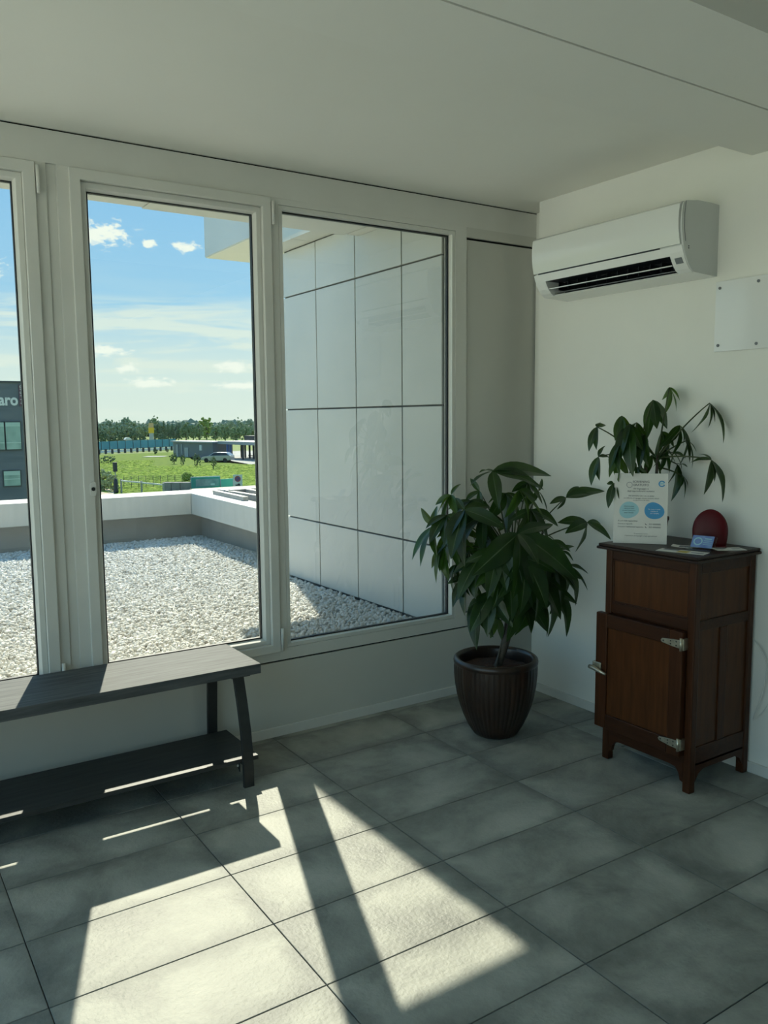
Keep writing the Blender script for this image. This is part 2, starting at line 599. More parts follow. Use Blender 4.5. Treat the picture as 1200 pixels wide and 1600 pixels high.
casement('window_1', -3.56, -2.452, -3.37, -2.495, -3.298, -2.570, 'tall white aluminium casement window at the left edge', hinge_x=-2.486)
casement('window_2', -2.412, -1.487, -2.367, -1.490, -2.295, -1.562, 'tall white aluminium casement window in the middle with a keyed lock',
         lock_x=-2.332, hinge_x=-1.4835)
casement('window_4', -4.70, -3.60, -4.66, -3.64, -4.59, -3.71, 'white aluminium casement window left of the frame')
structure(MB().box(-3.60, -3.56, 0, .1, ZG + .004, 2.535).box(XL, -4.70, 0, .1, ZG + .004, 2.535)
          .build('wall_piers', M['alu']), 'white posts between the left windows')
# recessed cover strip in the double post between the casements
structure(MB().box(-2.452, -2.412, 0.009, 0.1, ZG + .004, 2.535).box(-2.4530, -2.4505, 0.003, 0.1, ZG + .004, 2.535)
          .box(-2.4135, -2.4110, 0.003, 0.1, ZG + .004, 2.535).build('trim_7', M['alu']), 'recessed vertical cover strip in the window post')

# fixed window at the right
mb = MB()
gx0, gx1, gz0, gz1 = -1.427, -0.438, 0.451, 2.487
rect_ring(mb, -1.487, -0.342, ZG + .004, 2.535, gx0 - .02, gx1 + .02, gz0 - .02, gz1 + .02, 0.0, 0.095)
W3 = mb.build('window_3', M['alu'], bevel=0.0012)
structure(W3, 'fixed white aluminium window at the right looking onto the panelled wall')
mb = MB()
rect_ring(mb, gx0 - .019, gx1 + .019, gz0 - .019, gz1 + .019, gx0, gx1, gz0, gz1, 0.0015, 0.036)
mb.build('glazing_bead', M['alu'], W3, bevel=0.0012)
pane_and_gasket(W3, gx0, gx1, gz0, gz1, 0.036)
# solid infill panel between the fixed window and the corner
structure(MB().box(-0.342, 0.30, 0.016, 0.10, 0.452, 2.474).box(-0.342, 0.30, 0.0, 0.1, ZG + .004, 0.447).box(-0.342, 0.30, 0.0, 0.1, 2.484, 2.535)
          .build('wall_infill', M['alu_panel']), 'pale grey infill panel between the fixed window and the corner')
structure(MB().box(-0.342, 0.30, 0.02, 0.09, 2.474, 2.484).box(-0.342, 0.30, 0.02, 0.09, 0.447, 0.452).build('trim_8', M['joint']), 'dark joints of the infill panel')

# ================================================================== FURNITURE
# ---- bench
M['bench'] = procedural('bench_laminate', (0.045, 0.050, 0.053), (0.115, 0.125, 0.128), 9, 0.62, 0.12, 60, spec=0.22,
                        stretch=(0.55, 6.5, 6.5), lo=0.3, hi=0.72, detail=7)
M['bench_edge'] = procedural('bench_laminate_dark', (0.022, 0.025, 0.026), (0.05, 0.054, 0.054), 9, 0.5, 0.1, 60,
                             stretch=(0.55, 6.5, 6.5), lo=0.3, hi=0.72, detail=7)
BX0, BX1 = -3.16, -1.778
BEN = empty('bench', (-2.47, -0.21, 0), 'long dark grey wood-effect bench with black legs below the windows', 'bench')
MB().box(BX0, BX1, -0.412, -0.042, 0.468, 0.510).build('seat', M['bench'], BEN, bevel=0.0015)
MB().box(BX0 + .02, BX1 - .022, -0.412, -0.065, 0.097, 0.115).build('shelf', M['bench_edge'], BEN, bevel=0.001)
for s, xc in ((1, BX1 - 0.082), (-1, BX0 + 0.082)):
    MB().box(xc - .04, xc + .045, -0.385, -0.035, 0.456, 0.468).build('mounting_plate', M['steel'], BEN, bevel=0.001)
    for (ys, lab) in (((-0.358, -0.395, -0.421, -0.434, -0.440, -0.440), 'f'), ((-0.070, -0.058, -0.050, -0.044, -0.041, -0.040), 'b')):
        zs = (0.457, 0.34, 0.24, 0.15, 0.07, 0.0)
        vs, fs = [], []
        for y, z in zip(ys, zs):
            vs += [(xc - .0225, y - .009, z), (xc + .0225, y - .009, z), (xc + .0225, y + .009, z), (xc - .0225, y + .009, z)]
        for i in range(5):
            fs += [(4 * i + k, 4 * i + (k + 1) % 4, 4 * i + 4 + (k + 1) % 4, 4 * i + 4 + k) for k in range(4)]
        fs += [(3, 2, 1, 0), (20, 21, 22, 23)]
        leg = MB().add(vs, fs).build('leg', M['steel'], BEN, bevel=0.0015)
        if lab == 'f':
            MB().prism([(-0.408, 0.096), (-0.355, 0.096), (-0.408, 0.058)], 'x', xc - .026, xc - .0225).build('gusset', M['steel'], BEN)
            MB().prism([(-0.395 + .005 * math.cos(k * math.pi / 6), 0.082 + .005 * math.sin(k * math.pi / 6)) for k in range(12)], 'x', xc - .030, xc - .026).build('screw', M['alu'], BEN)
    MB().box(xc - .012, xc + .012, -0.42, -0.045, 0.085, 0.097).build('shelf_rail', M['steel'], BEN)

# ---- wall-mounted air conditioner
M['ac'] = principled('ac_plastic', (0.80, 0.81, 0.78), 0.22, spec=0.5, coat=0.35)
M['ac_side'] = principled('ac_side_shaded', (0.62, 0.64, 0.62), 0.35)  # shade on the end caps put into a greyer plastic
M['ac_dark'] = procedural('ac_cavity', (0.012, 0.016, 0.024), (0.03, 0.035, 0.045), 25, 0.4)
M['ac_grey'] = principled('ac_grey', (0.16, 0.175, 0.19), 0.4)
AY0, AY1 = -1.277, -0.400
AC = empty('air_conditioner', (0, -0.84, 2.12), 'glossy white split air conditioner high on the right wall', 'air conditioner')
pts = [(0.0, 2.42), (-0.06, 2.424), (-0.150, 2.423), (-0.225, 2.412), (-0.243, 2.400), (-0.248, 2.370), (-0.250, 2.335), (-0.248, 2.300),
       (-0.243, 2.268), (-0.236, 2.240)]
low = [(-0.234, 2.233), (-0.226, 2.210), (-0.214, 2.186), (-0.199, 2.163), (-0.182, 2.144), (-0.160, 2.131), (0.0, 2.124)]
inset = [(-0.226, 2.210), (-0.221, 2.199), (-0.130, 2.205), (-0.075, 2.165), (-0.120, 2.140), (-0.150, 2.1306), (0.0, 2.124)]
# casing core
MB().prism([(0, 2.418), (-0.15, 2.418), (-0.232, 2.39), (-0.238, 2.30), (-0.224, 2.232), (-0.1, 2.232), (0, 2.2)], 'y', AY0 + .004, AY1 - .004)\
    .build('casing', M['ac_side'], AC)
# glossy front panel: a curved shell from the top to the seam
vs, fs = [], []
n = len(pts)
for y in (AY0 + .012, AY1):
    vs += [(x, y, z) for x, z in pts] + [(x * 0.93 + 0.0 if x < -0.01 else x, y, z - 0.006 if z > 2.39 else z) for x, z in pts]
for i in range(n - 1):
    fs += [(i, i + 1, 2 * n + i + 1, 2 * n + i), (n + i, 3 * n + i, 3 * n + i + 1, n + i + 1), (i, n + i, n + i + 1, i + 1),
           (2 * n + i, 2 * n + i + 1, 3 * n + i + 1, 3 * n + i)]
fs += [(0, 2 * n, 3 * n, n), (n - 1, 2 * n - 1, 4 * n - 1, 3 * n - 1)]
mb = MB()
mb.add(vs, fs, 0, True)
fp = mb.build('front_panel', M['ac'], AC)
mod = fp.modifiers.new('es', 'EDGE_SPLIT')
mod.split_angle = math.radians(40)
MB().box(-0.233, -0.20, AY0 + .12, AY1 - .03, 2.2335, 2.2395).build('panel_seam', M['ac_dark'], AC)
# lower casing: two solid cheeks and the outlet section between them
VY0, VY1 = -1.205, -0.468
mb = MB()
lowp = low + [(0.0, 2.233)]
mb.prism(lowp, 'y', AY0 + .004, VY0)
mb.prism(lowp, 'y', VY1, AY1)
mb.prism([low[0], low[1], (-0.221, 2.199), (-0.130, 2.206), (0, 2.206), (0, 2.233)], 'y', VY0, VY1)
mb.prism([(-0.150, 2.1306), (-0.163, 2.1320), (-0.160, 2.138), (-0.03, 2.134), (0, 2.134), (0, 2.124)], 'y', VY0, VY1)
mb.build('lower_casing', M['ac'], AC)
MB().box(-0.085, -0.03, VY0 + .001, VY1 - .001, 2.135, 2.205).build('air_outlet', M['ac_dark'], AC)
for k in range(12):
    y = VY0 + 0.03 + k * (VY1 - VY0 - 0.06) / 11
    MB().obox((-0.125, y, 2.176), (0.040, 0.006, 0), (0, 0.0012, 0), (0, 0, 0.020)).build('vane', M['ac_dark'], AC)
for (x_, z_, hw_) in ((-0.170, 2.168, 0.026), (-0.140, 2.150, 0.018)):
    lv = MB().obox((x_, (VY0 + VY1) / 2, z_), (hw_, 0, hw_ * 0.16), (0, (VY1 - VY0) / 2 - .004, 0), (-0.0003, 0, 0.0019)).build('louver', M['ac_grey'], AC, bevel=0.0008)
    if hw_ > 0.02:
        MB().box(x_ - hw_ - .002, x_ - hw_ + .003, VY0 + .006, VY1 - .006, z_ - hw_ * .16 - .002, z_ - hw_ * .16 + .0022).build('louver_edge', M['ac'], lv)
MB().obox((-0.09, (VY0 + VY1) / 2, 2.1355), (0.062, 0, 0), (0, (VY1 - VY0) / 2 - .001, 0), (0, 0, 0.0012)).build('outlet_floor', M['ac_dark'], AC)
MB().obox((-0.17, (VY0 + VY1) / 2, 2.2005), (0.050, 0, -0.0), (0, (VY1 - VY0) / 2 - .001, 0), (0, 0, 0.0012)).build('outlet_roof', M['ac_dark'], AC)
# end cap facing the room, with its seam and screw holes
cap = [(0.0, 2.421)] + pts[1:9] + low + []
cp = MB().prism([(x * 0.985, z) for x, z in cap], 'y', AY0 - .002, AY0 + .004).build('end_cap', M['ac_side'], AC, bevel=0.001)
for z in (2.232, 2.224):
    MB().box(-0.200, -0.194, AY0 - .0028, AY0 - .001, z - .0022, z + .0022).build('screw_hole', M['ac_dark'], cp)
MB().tube([(-0.222, AY0 - .0025, 2.410), (-0.230, AY0 - .0025, 2.36), (-0.229, AY0 - .0025, 2.30), (-0.219, AY0 - .0025, 2.25)], 0.0013, 6).build('cap_seam', M['ac_grey'], cp)
MB().box(-0.06, -0.008, AY0 - .0026, AY0 - .001, 2.128, 2.17).build('pipe_knockout', M['ac_side'], cp)
nx, nz = Vector((-0.83, 0, -0.55)), Vector((-0.55, 0, 0.83))
MB().obox((-0.2105, -1.243, 2.1765), nx * 0.0012, (0, 0.017, 0), nz * 0.013).build('display_window', M['ac_grey'], AC)

# ---- blank acrylic plate screwed to the wall
M['acrylic'] = principled('acrylic_plate', (0.82, 0.83, 0.81), 0.12, spec=0.6, coat=0.6)
PL = MB().box(-0.010, -0.004, -1.80, -1.283, 1.805, 2.100).build('wall_plate', M['acrylic'], None, (0, -1.44, 1.805), bevel=0.0008)
tag(PL, 'blank white glossy plate screwed to the wall right of the air conditioner', 'plate')
for (y, z) in ((-1.303, 2.072), (-1.481, 2.078), (-1.303, 1.831), (-1.482, 1.826)):
    q = MB().prism([(0.0065 * math.cos(k * math.pi / 6) + y, 0.0065 * math.sin(k * math.pi / 6) + z) for k in range(12)], 'x', -0.013, -0.0)
    q.build('screw', M['ac_grey'], PL)

# ---- wooden cabinet (an old ice box) against the right wall
def wood(name, c1, c2, st, rough=0.35):
    return procedural(name, c1, c2, 7, rough, 0.06, 60, spec=0.2, stretch=st, lo=0.25, hi=0.75, detail=6, coat=0.0)


M['wood_v'] = wood('walnut_upright', (0.036, 0.0115, 0.0045), (0.070, 0.0235, 0.0085), (9, 9, 0.9))
M['wood_h'] = wood('walnut_rail', (0.029, 0.0095, 0.0045), (0.056, 0.0195, 0.008), (9, 1.0, 9))
M['wood_top'] = wood('walnut_top', (0.022, 0.012, 0.009), (0.040, 0.022, 0.016), (9, 1.0, 9), 0.4)
M['wood_panel'] = wood('walnut_panel', (0.050, 0.0165, 0.005), (0.098, 0.034, 0.011), (7, 7, 0.7), 0.32)
M['nickel'] = procedural('worn_nickel', (0.60, 0.56, 0.45), (0.45, 0.41, 0.32), 60, 0.32, metal=0.85)
CAB = empty('cabinet', (-0.21, -1.29, 0), 'dark brown wooden ice-box cabinet against the right wall', 'cabinet')
cx0, cx1, cy0, cy1 = -0.41, -0.012, -1.525, -1.062      # carcass
MB().box(cx0 - .03, cx1 + .004, cy0 - .022, cy1 + .03, 0.955, 0.967).box(cx0 - .024, cx1 + .004, cy0 - .016, cy1 + .024, 0.967, 0.980)\
    .build('top', M['wood_top'], CAB, bevel=0.004)
MB().box(cx0 + .012, cx1, cy0 + .012, cy1 - .012, 0.12, 0.955).build('carcass', M['wood_v'], CAB)
for (x, y) in ((cx0, cy0), (cx0, cy1 - .036), (cx1 - .036, cy0), (cx1 - .036, cy1 - .036)):
    MB().box(x, x + .036, y, y + .036, 0.0, 0.955).build('corner_post', M['wood_v'], CAB, bevel=0.005)
# front: upper frame rails and recessed panel
fx = cx0
for (z0, z1) in ((0.912, 0.955), (0.676, 0.722)):
    MB().box(fx + .003, fx + .02, cy0 + .036, cy1 - .036, z0, z1).build('front_rail', M['wood_h'], CAB, bevel=0.003)
MB().box(fx + .009, fx + .014, cy0 + .036, cy1 - .036, 0.722, 0.912).build('front_panel', M['wood_panel'], CAB)
mb = MB()
for (y0, y1, z0, z1) in ((cy0 + .036, cy0 + .043, .722, .912), (cy1 - .043, cy1 - .036, .722, .912), (cy0 + .043, cy1 - .043, .905, .912), (cy0 + .043, cy1 - .043, .722, .729)):
    mb.box(fx + .005, fx + .012, y0, y1, z0, z1)
mb.build('panel_molding', M['wood_h'], CAB, bevel=0.002)
# side facing the room: rails, stile, three recessed panels
sy = cy0
for (z0, z1) in ((0.905, 0.955), (0.672, 0.716), (0.11, 0.19)):
    MB().box(cx0 + .036, cx1 - .036, sy + .003, sy + .02, z0, z1).build('side_rail', M['wood_h'], CAB, bevel=0.003)
MB().box((cx0 + cx1) / 2 - .024, (cx0 + cx1) / 2 + .024, sy + .003, sy + .02, 0.19, 0.672).build('side_stile', M['wood_v'], CAB, bevel=0.003)
for (x0, x1, z0, z1) in ((cx0 + .036, cx1 - .036, .716, .905), (cx0 + .036, (cx0 + cx1) / 2 - .024, .19, .672), ((cx0 + cx1) / 2 + .024, cx1 - .036, .19, .672)):
    MB().box(x0, x1, sy + .009, sy + .013, z0, z1).build('side_panel', M['wood_panel'], CAB)
# apron with bracket feet
ap = [(cy1 - .036, 0.16), (cy1 - .036, 0.04), (cy1 - .05, 0.045), (cy1 - .058, 0.075), (cy1 - .075, 0.094), (cy1 - .10, 0.098), (cy0 + .10, 0.098), (cy0 + .075, 0.094),
      (cy0 + .058, 0.075), (cy0 + .05, 0.045), (cy0 + .036, 0.04), (cy0 + .036, 0.16)]
MB().prism(ap, 'x', fx + .003, fx + .02).build('apron', M['wood_h'], CAB)
ap = [(cx0 + .036, 0.12), (cx0 + .036, 0.04), (cx0 + .06, 0.075), (cx0 + .09, 0.09), (cx1 - .09, 0.09), (cx1 - .06, 0.075), (cx1 - .036, 0.04), (cx1 - .036, 0.12)]
MB().prism(ap, 'y', sy + .003, sy + .02).build('apron', M['wood_h'], CAB)
# door, proud of the front, with frame and recessed panel
dy0, dy1, dz0, dz1, dx0, dx1 = cy0 + .034, cy1 + .022, 0.152, 0.672, fx - .030, fx + .001
DOOR = MB().box(dx0 + .009, dx1, dy0 + .002, dy1 - .002, dz0 + .002, dz1 - .002).build('door', M['wood_panel'], CAB)
sw = 0.062
for (y0, y1, z0, z1, mm) in ((dy0, dy0 + sw, dz0, dz1, 'wood_v'), (dy1 - sw, dy1, dz0, dz1, 'wood_v'), (dy0 + sw, dy1 - sw, dz1 - .062, dz1, 'wood_h'), (dy0 + sw, dy1 - sw, dz0, dz0 + .066, 'wood_h')):
    MB().box(dx0, dx1, y0, y1, z0, z1).build('door_stile' if mm == 'wood_v' else 'door_rail', M[mm], DOOR, bevel=0.004)
for zc_ in (0.622, 0.205):
    # strap hinge: a tapering leaf on the door and a knuckle plate on the post
    yk = dy0 - .002
    poly = [(yk + .012, zc_ - .017), (yk + .045, zc_ - .015), (yk + .098, zc_ - .008), (yk + .104, zc_), (yk + .098, zc_ + .008), (yk + .045, zc_ + .015), (yk + .012, zc_ + .017)]
    hg = MB().prism(poly, 'x', dx0 - .003, dx0).build('hinge', M['nickel'], CAB, bevel=0.0008)
    MB().tube([(dx0 - .002, yk + .006, zc_ - .026), (dx0 - .002, yk + .006, zc_ + .026)], 0.0062, 10).build('hinge_knuckle', M['nickel'], hg)
    MB().box(dx0 + .001, dx0 + .030, yk - .004, yk + .003, zc_ - .024, zc_ + .024).build('hinge_plate', M['nickel'], hg, bevel=0.001)
    for (yy, zz) in ((.090, 0), (.055, .006), (.055, -.006), (.028, .008), (.028, -.008)):
        MB().prism([(yk + yy + .003 * math.cos(k * math.pi / 4), zc_ + zz + .003 * math.sin(k * math.pi / 4)) for k in range(8)], 'x', dx0 - .0042, dx0 - .002).build('screw', M['steel'], hg)
# latch with lever
yl, zl = dy1 - .018, 0.425
LT = MB().box(dx0 - .008, dx0, yl - .020, yl + .016, zl - .020, zl + .022).build('latch', M['nickel'], CAB, bevel=0.003)
MB().tube([(dx0 - .020, yl + .034, zl - .004), (dx0 - .022, yl + .010, zl - .003), (dx0 - .024, yl - .030, zl - .010), (dx0 - .022, yl - .062, zl - .016)], [.009, .0105, .008, .0065], 12).build('lever', M['nickel'], LT)
MB().box(dx0 - .004, dx0 + .022, dy1 + .001, dy1 + .014, zl - .018, zl + .020).build('strike', M['nickel'], LT, bevel=0.002)

# ---- power cord hanging on the wall beside the cabinet
def smooth_path(ps, n=8):
    ps = [Vector(p) for p in ps]
    out = []
    for i in range(len(ps) - 1):
        p0, p1, p2, p3 = ps[max(i - 1, 0)], ps[i], ps[i + 1], ps[min(i + 2, len(ps) - 1)]
        for k in range(n):
            u = k / n
            out.append(0.5 * ((2 * p1) + (p2 - p0) * u + (2 * p0 - 5 * p1 + 4 * p2 - p3) * u * u + (3 * p1 - p0 - 3 * p2 + p3) * u ** 3))
    out.append(ps[-1])
    return out


M['cord'] = principled('white_cord', (0.72, 0.72, 0.68), 0.45)
cd = MB().tube(smooth_path([(-0.006, -1.44, 0.62), (-0.008, -1.52, 0.585), (-0.02, -1.556, 0.564), (-0.02, -1.593, 0.498), (-0.02, -1.584, 0.382), (-0.022, -1.549, 0.254),
                            (-0.022, -1.553, 0.248), (-0.02, -1.583, 0.279), (-0.02, -1.62, 0.345), (-0.014, -1.66, 0.44), (-0.004, -1.67, 0.47)]), 0.0022, 8)\
    .build('power_cord', M['cord'], None, (0, -1.6, 0.25))
tag(cd, 'thin white cord looping down the wall beside the cabinet', 'cord')

# ================================================================== THINGS ON THE CABINET
ZT = 0.980
M['paper'] = procedural('paper', (0.78, 0.77, 0.72), (0.74, 0.73, 0.68), 20, 0.6)
M['ink'] = principled('dark_ink', (0.055, 0.06, 0.075), 0.7)
M['ink_grey'] = principled('grey_ink', (0.30, 0.31, 0.33), 0.7)
M['blue'] = principled('print_blue', (0.055, 0.30, 0.58), 0.5)
M['pale_blue'] = principled('print_pale_blue', (0.36, 0.62, 0.68), 0.5)
M['white_ink'] = principled('white_print', (0.82, 0.84, 0.84), 0.6)

# standing information sheet, turned towards the room
S0 = Vector((-0.388, -1.080, ZT + 0.001))
S1 = Vector((-0.246, -1.252, ZT + 0.001))
su = (S1 - S0).normalized()
lean = Vector((su.y * -1, su.x, 0)) * 1
if lean.dot(FWD) < 0:
    lean = -lean
sv = (Vector((0, 0, 1)) + lean * 0.10).normalized()
sn = su.cross(sv).normalized()            # towards the viewer?
if sn.dot(FWD) > 0:
    sn = -sn
SWD, SHT = (S1 - S0).length, 0.305
SG = empty('information_sheet', tuple((S0 + S1) / 2), 'white printed notice with two blue blobs standing on the cabinet', 'notice')
cen = (S0 + S1) / 2 + sv * SHT / 2
MB().obox(cen, su * SWD / 2, sn * 0.0015, sv * SHT / 2).build('sheet', M['paper'], SG)
MB().obox((S0 + S1) / 2 - sn * 0.045 + sv * 0.118, su * 0.03, sn * 0.001, (sv * 0.11 + sn * 0.030)).build('easel_back', M['paper'], SG)


def on_sheet(u, v, lift):
    """sheet coordinates: u 0..1 left to right, v 0..1 top to bottom"""
    return S0 + su * (u * SWD) + sv * ((1 - v) * SHT) + sn * (0.0015 + lift)


def sheet_text(lines, mat, name, lift=0.0008):
    for (body, u, v, wid, al) in lines:
        mb = MB()
        vs, fs = text_mesh(body, 0.01, al)
        wx = max(p.x for p in vs) - min(p.x for p in vs)
        k = wid * SWD / wx
        ks = min(k, 1.0 * k)
        mb.add([on_sheet(u, v, lift) + su * (p.x * k) + sv * (p.y * ks) for p in vs], fs)
        mb.build(name, mat, SG, fix=False)


def blob(u, v, ru, rv, mat, name, wob=0.05, lift=0.0004):
    ps = [on_sheet(u, v, lift)]
    nn = 40
    for k in range(nn):
        a_ = 2 * math.pi * k / nn
        rr = 1 + wob * math.sin(2 * a_ + u * 9) + wob * 0.6 * math.sin(3 * a_ + 1)
        ps.append(on_sheet(u + ru * rr * math.cos(a_), v + rv * rr * math.sin(a_), lift))
    return MB().add(ps, [(0, 1 + k, 1 + (k + 1) % nn) for k in range(nn)]).build(name, mat, SG, fix=False)


def sheet_ring(u, v, r, wd, mat, name, lift=0.0006, a0=0, a1=360):
    vs, fs = [], []
    nn = 36
    for k in range(nn + 1):
        a_ = math.radians(a0 + (a1 - a0) * k / nn)
        for rr in (r, r - wd):
            vs.append(on_sheet(u + rr * math.cos(a_), v + rr * SWD / SHT * math.sin(a_), lift))
    fs = [(2 * k, 2 * k + 1, 2 * k + 3, 2 * k + 2) for k in range(nn)]
    return MB().add(vs, fs).build(name, mat, SG, fix=False)


blob(0.285, 0.525, 0.178, 0.122, M['pale_blue'], 'pale_blue_blob')
blob(0.755, 0.530, 0.180, 0.122, M['blue'], 'blue_blob')
sheet_ring(0.285, 0.235 - .07, 0.058, 0.010, M['ink_grey'], 'magnifier_ring')
sheet_ring(0.885, 0.145, 0.062, 0.022, M['blue'], 'round_logo', a0=20, a1=340)
blob(0.885, 0.140, 0.035, 0.018, M['pale_blue'], 'round_logo_wave', 0.2)
sheet_text([('SCREENING', 0.50, 0.120, 0.31, 'CENTER'), ('GRATUITO', 0.50, 0.166, 0.29, 'CENTER'),
            ('PER BAMBINI DAI 3 AI 10 ANNI', 0.51, 0.322, 0.47, 'CENTER'),
            ('PRENOTAZIONE', 0.285, 0.474, 0.19, 'CENTER'), ('OBBLIGATORIA', 0.285, 0.502, 0.19, 'CENTER'),
            ('A cura delle logopediste:', 0.085, 0.680, 0.37, 'LEFT')], M['ink'], 'heading_lettering')
sheet_text([('del linguaggio e', 0.50, 0.218, 0.28, 'CENTER'), ('degli apprendimenti scolastici', 0.50, 0.253, 0.50, 'CENTER'),
            ('con difficoltà di linguaggio, lettura, scrittura, calcolo', 0.51, 0.354, 0.66, 'CENTER'), ('comprensione del testo', 0.51, 0.382, 0.30, 'CENTER'),
            ('ai numeri indicati sotto', 0.285, 0.532, 0.24, 'CENTER'), ('posti limitati', 0.285, 0.562, 0.17, 'CENTER'),
            ('Dott.ssa in logopedia', 0.085, 0.722, 0.27, 'LEFT'), ('Dott.ssa in riabilitazione logopedica', 0.085, 0.764, 0.47, 'LEFT'),
            ('333 0000000', 0.66, 0.722, 0.22, 'LEFT'), ('333 0000000', 0.66, 0.764, 0.22, 'LEFT'),
            ('Ti aspettiamo al centro', 0.52, 0.860, 0.26, 'CENTER'), ('il laboratorio del linguaggio e degli apprendimenti', 0.52, 0.890, 0.60, 'CENTER')],
           M['ink'], 'body_lettering')
for v_ in (0.722, 0.764):
    sheet_ring(0.615, v_ - .006, 0.022, 0.010, M['ink'], 'telephone_mark', a0=60, a1=200)
sheet_text([('Per tutto il mese', 0.755, 0.508, 0.22, 'CENTER'), ('iniziato di', 0.755, 0.536, 0.13, 'CENTER'), ('SETTEMBRE', 0.765, 0.568, 0.16, 'CENTER')],
           M['white_ink'], 'white_lettering')

# dark red rounded shell standing upright
M['red'] = procedural('dark_red_plastic', (0.10, 0.0035, 0.008), (0.07, 0.003, 0.006), 8, 0.42, spec=0.25)
RC = Vector((-0.135, -1.385, ZT))
ru_ = Vector((0.55, -0.835, 0)).normalized()
rn_ = Vector((-0.835, -0.55, 0)).normalized()
vs, fs = [], []
NR, NS = 14, 28
for i in range(NR + 1):
    q = math.sin(i / NR * math.pi / 2)
    z = 0.158 * (1 - (1 - q) ** 1.7) if q < 1 else 0.158
    wdt = 0.064 * (1 + 0.16 * math.sin(q * math.pi * 0.9)) * (max(0.0, 1 - q ** 3.2)) ** 0.5
    dep = 0.030 * (1 - 0.35 * q) * (max(0.0, 1 - q ** 3.2)) ** 0.5
    wdt, dep = max(wdt, 0.0015), max(dep, 0.001)
    zz = 0.158 * q ** 0.92
    for k in range(NS):
        a_ = 2 * math.pi * k / NS
        ca, sa = math.cos(a_), math.sin(a_)
        vs.append(RC + ru_ * (wdt * math.copysign(abs(ca) ** 0.75, ca)) + rn_ * (dep * math.copysign(abs(sa) ** 0.75, sa)) + Vector((0, 0, zz)))
for i in range(NR):
    fs += [(i * NS + k, i * NS + (k + 1) % NS, (i + 1) * NS + (k + 1) % NS, (i + 1) * NS + k) for k in range(NS)]
fs += [tuple(range(NS))[::-1], tuple(NR * NS + k for k in range(NS))]
RD = empty('red_stand', tuple(RC), 'dark red rounded upright stand at the back of the cabinet top', 'stand')
MB().add(vs, fs, 0, True).build('shell', M['red'], RD)
MB().obox(RC + Vector((0, 0, 0.003)), ru_ * 0.068, rn_ * 0.034, (0, 0, 0.003)).build('foot', M['red'], RD, bevel=0.002)

# clear business-card holder with a blue card
M['clear'] = glass_material('clear_acrylic', (0.93, 0.95, 0.95), 1.0)
M['card_blue'] = procedural('card_blue', (0.13, 0.22, 0.52), (0.22, 0.34, 0.62), 30, 0.35)
HC = Vector((-0.262, -1.434, ZT))
hu = Vector((0.28, -0.96, 0)).normalized()
hn = Vector((-0.96, -0.28, 0)).normalized()
hv = (Vector((0, 0, 1)) - hn * 0.75).normalized()
HO = empty('card_holder', tuple(HC), 'clear business-card holder with a blue card near the cabinet corner', 'card holder')
MB().obox(HC + hn * 0.012 + Vector((0, 0, 0.0048)), hu * 0.052, hn * 0.032, (0, 0, 0.0018)).build('base', M['clear'], HO)
MB().obox(HC - hn * 0.004 + hv * 0.030 + Vector((0, 0, 0.006)), hu * 0.052, hn.cross(hu).cross(hu).normalized() * 0 + hv.cross(hu).normalized() * 0.0015, hv * 0.030).build('back', M['clear'], HO)
MB().obox(HC + hn * 0.040 + Vector((0, 0, 0.011)), hu * 0.052, hn * 0.0012, Vector((0, 0, 0.008))).build('lip', M['clear'], HO)
cdn = hv.cross(hu).normalized()
if cdn.dot(FWD) > 0:
    cdn = -cdn
CD = MB().obox(HC + hv * 0.032 + cdn * 0.004 + Vector((0, 0, 0.006)), hu * 0.0435, cdn * 0.0012, hv * 0.028).build('card', M['card_blue'], HO)
ctr_ = HC + hv * 0.032 - hu * 0.018 + cdn * 0.0058 + Vector((0, 0, 0.006))
vs, fs = [], []
for k in range(33):
    a_ = 2 * math.pi * k / 32
    for rr in (0.0185, 0.0135):
        vs.append(ctr_ + hu * rr * math.cos(a_) + hv * rr * math.sin(a_))
MB().add(vs, [(2 * k, 2 * k + 1, 2 * k + 3, 2 * k + 2) for k in range(32)]).build('card_logo', M['pale_blue'], CD, fix=False)
mb = MB()
for k in range(4):
    mb.obox(ctr_ + hu * 0.040 + hv * (0.014 - 0.009 * k), hu * (0.017 if k else 0.014), cdn * 0.0002, hv * (0.0022 if k == 0 else 0.001))
mb.build('card_lettering', M['pale_blue'], CD)

# loose leaflets lying on the top
def leaflet(name, c, u, hw, hh, mats, label, z, strips=None, curl=0.0):
    u = Vector((u[0], u[1], 0)).normalized()
    v = Vector((-u.y, u.x, 0))
    c = Vector((c[0], c[1], z))
    nn = 6
    vs, fs = [], []
    for i in range(nn + 1):
        a_ = -1 + 2 * i / nn
        lift = curl * max(0, abs(a_) - 0.3) ** 2
        for s_ in (-1, 1):
            for tt in (0, 0.0011):
                vs.append(c + u * hw * a_ + v * hh * s_ + Vector((0, 0, lift + tt)))
    for i in range(nn):
        k = 4 * i
        fs += [(k, k + 2, k + 6, k + 4), (k + 1, k + 5, k + 7, k + 3), (k, k + 4, k + 5, k + 1), (k + 2, k + 3, k + 7, k + 6)]
    fs += [(0, 1, 3, 2), (4 * nn, 4 * nn + 2, 4 * nn + 3, 4 * nn + 1)]
    o = MB().add(vs, fs).build(name, mats, None, tuple(c))
    tag(o, label, 'leaflet', 'leaflets on the cabinet top')
    for (a0, a1, b0, b1, mt, nm) in strips or []:
        MB().obox(c + u * hw * (a0 + a1) / 2 + v * hh * (b0 + b1) / 2 + Vector((0, 0, 0.0013 + curl * max(0, abs((a0 + a1) / 2) - .3) ** 2)), u * hw * (a1 - a0) / 2, v * hh * (b1 - b0) / 2, (0, 0, 0.0002)).build(nm, mt, o)
    return o


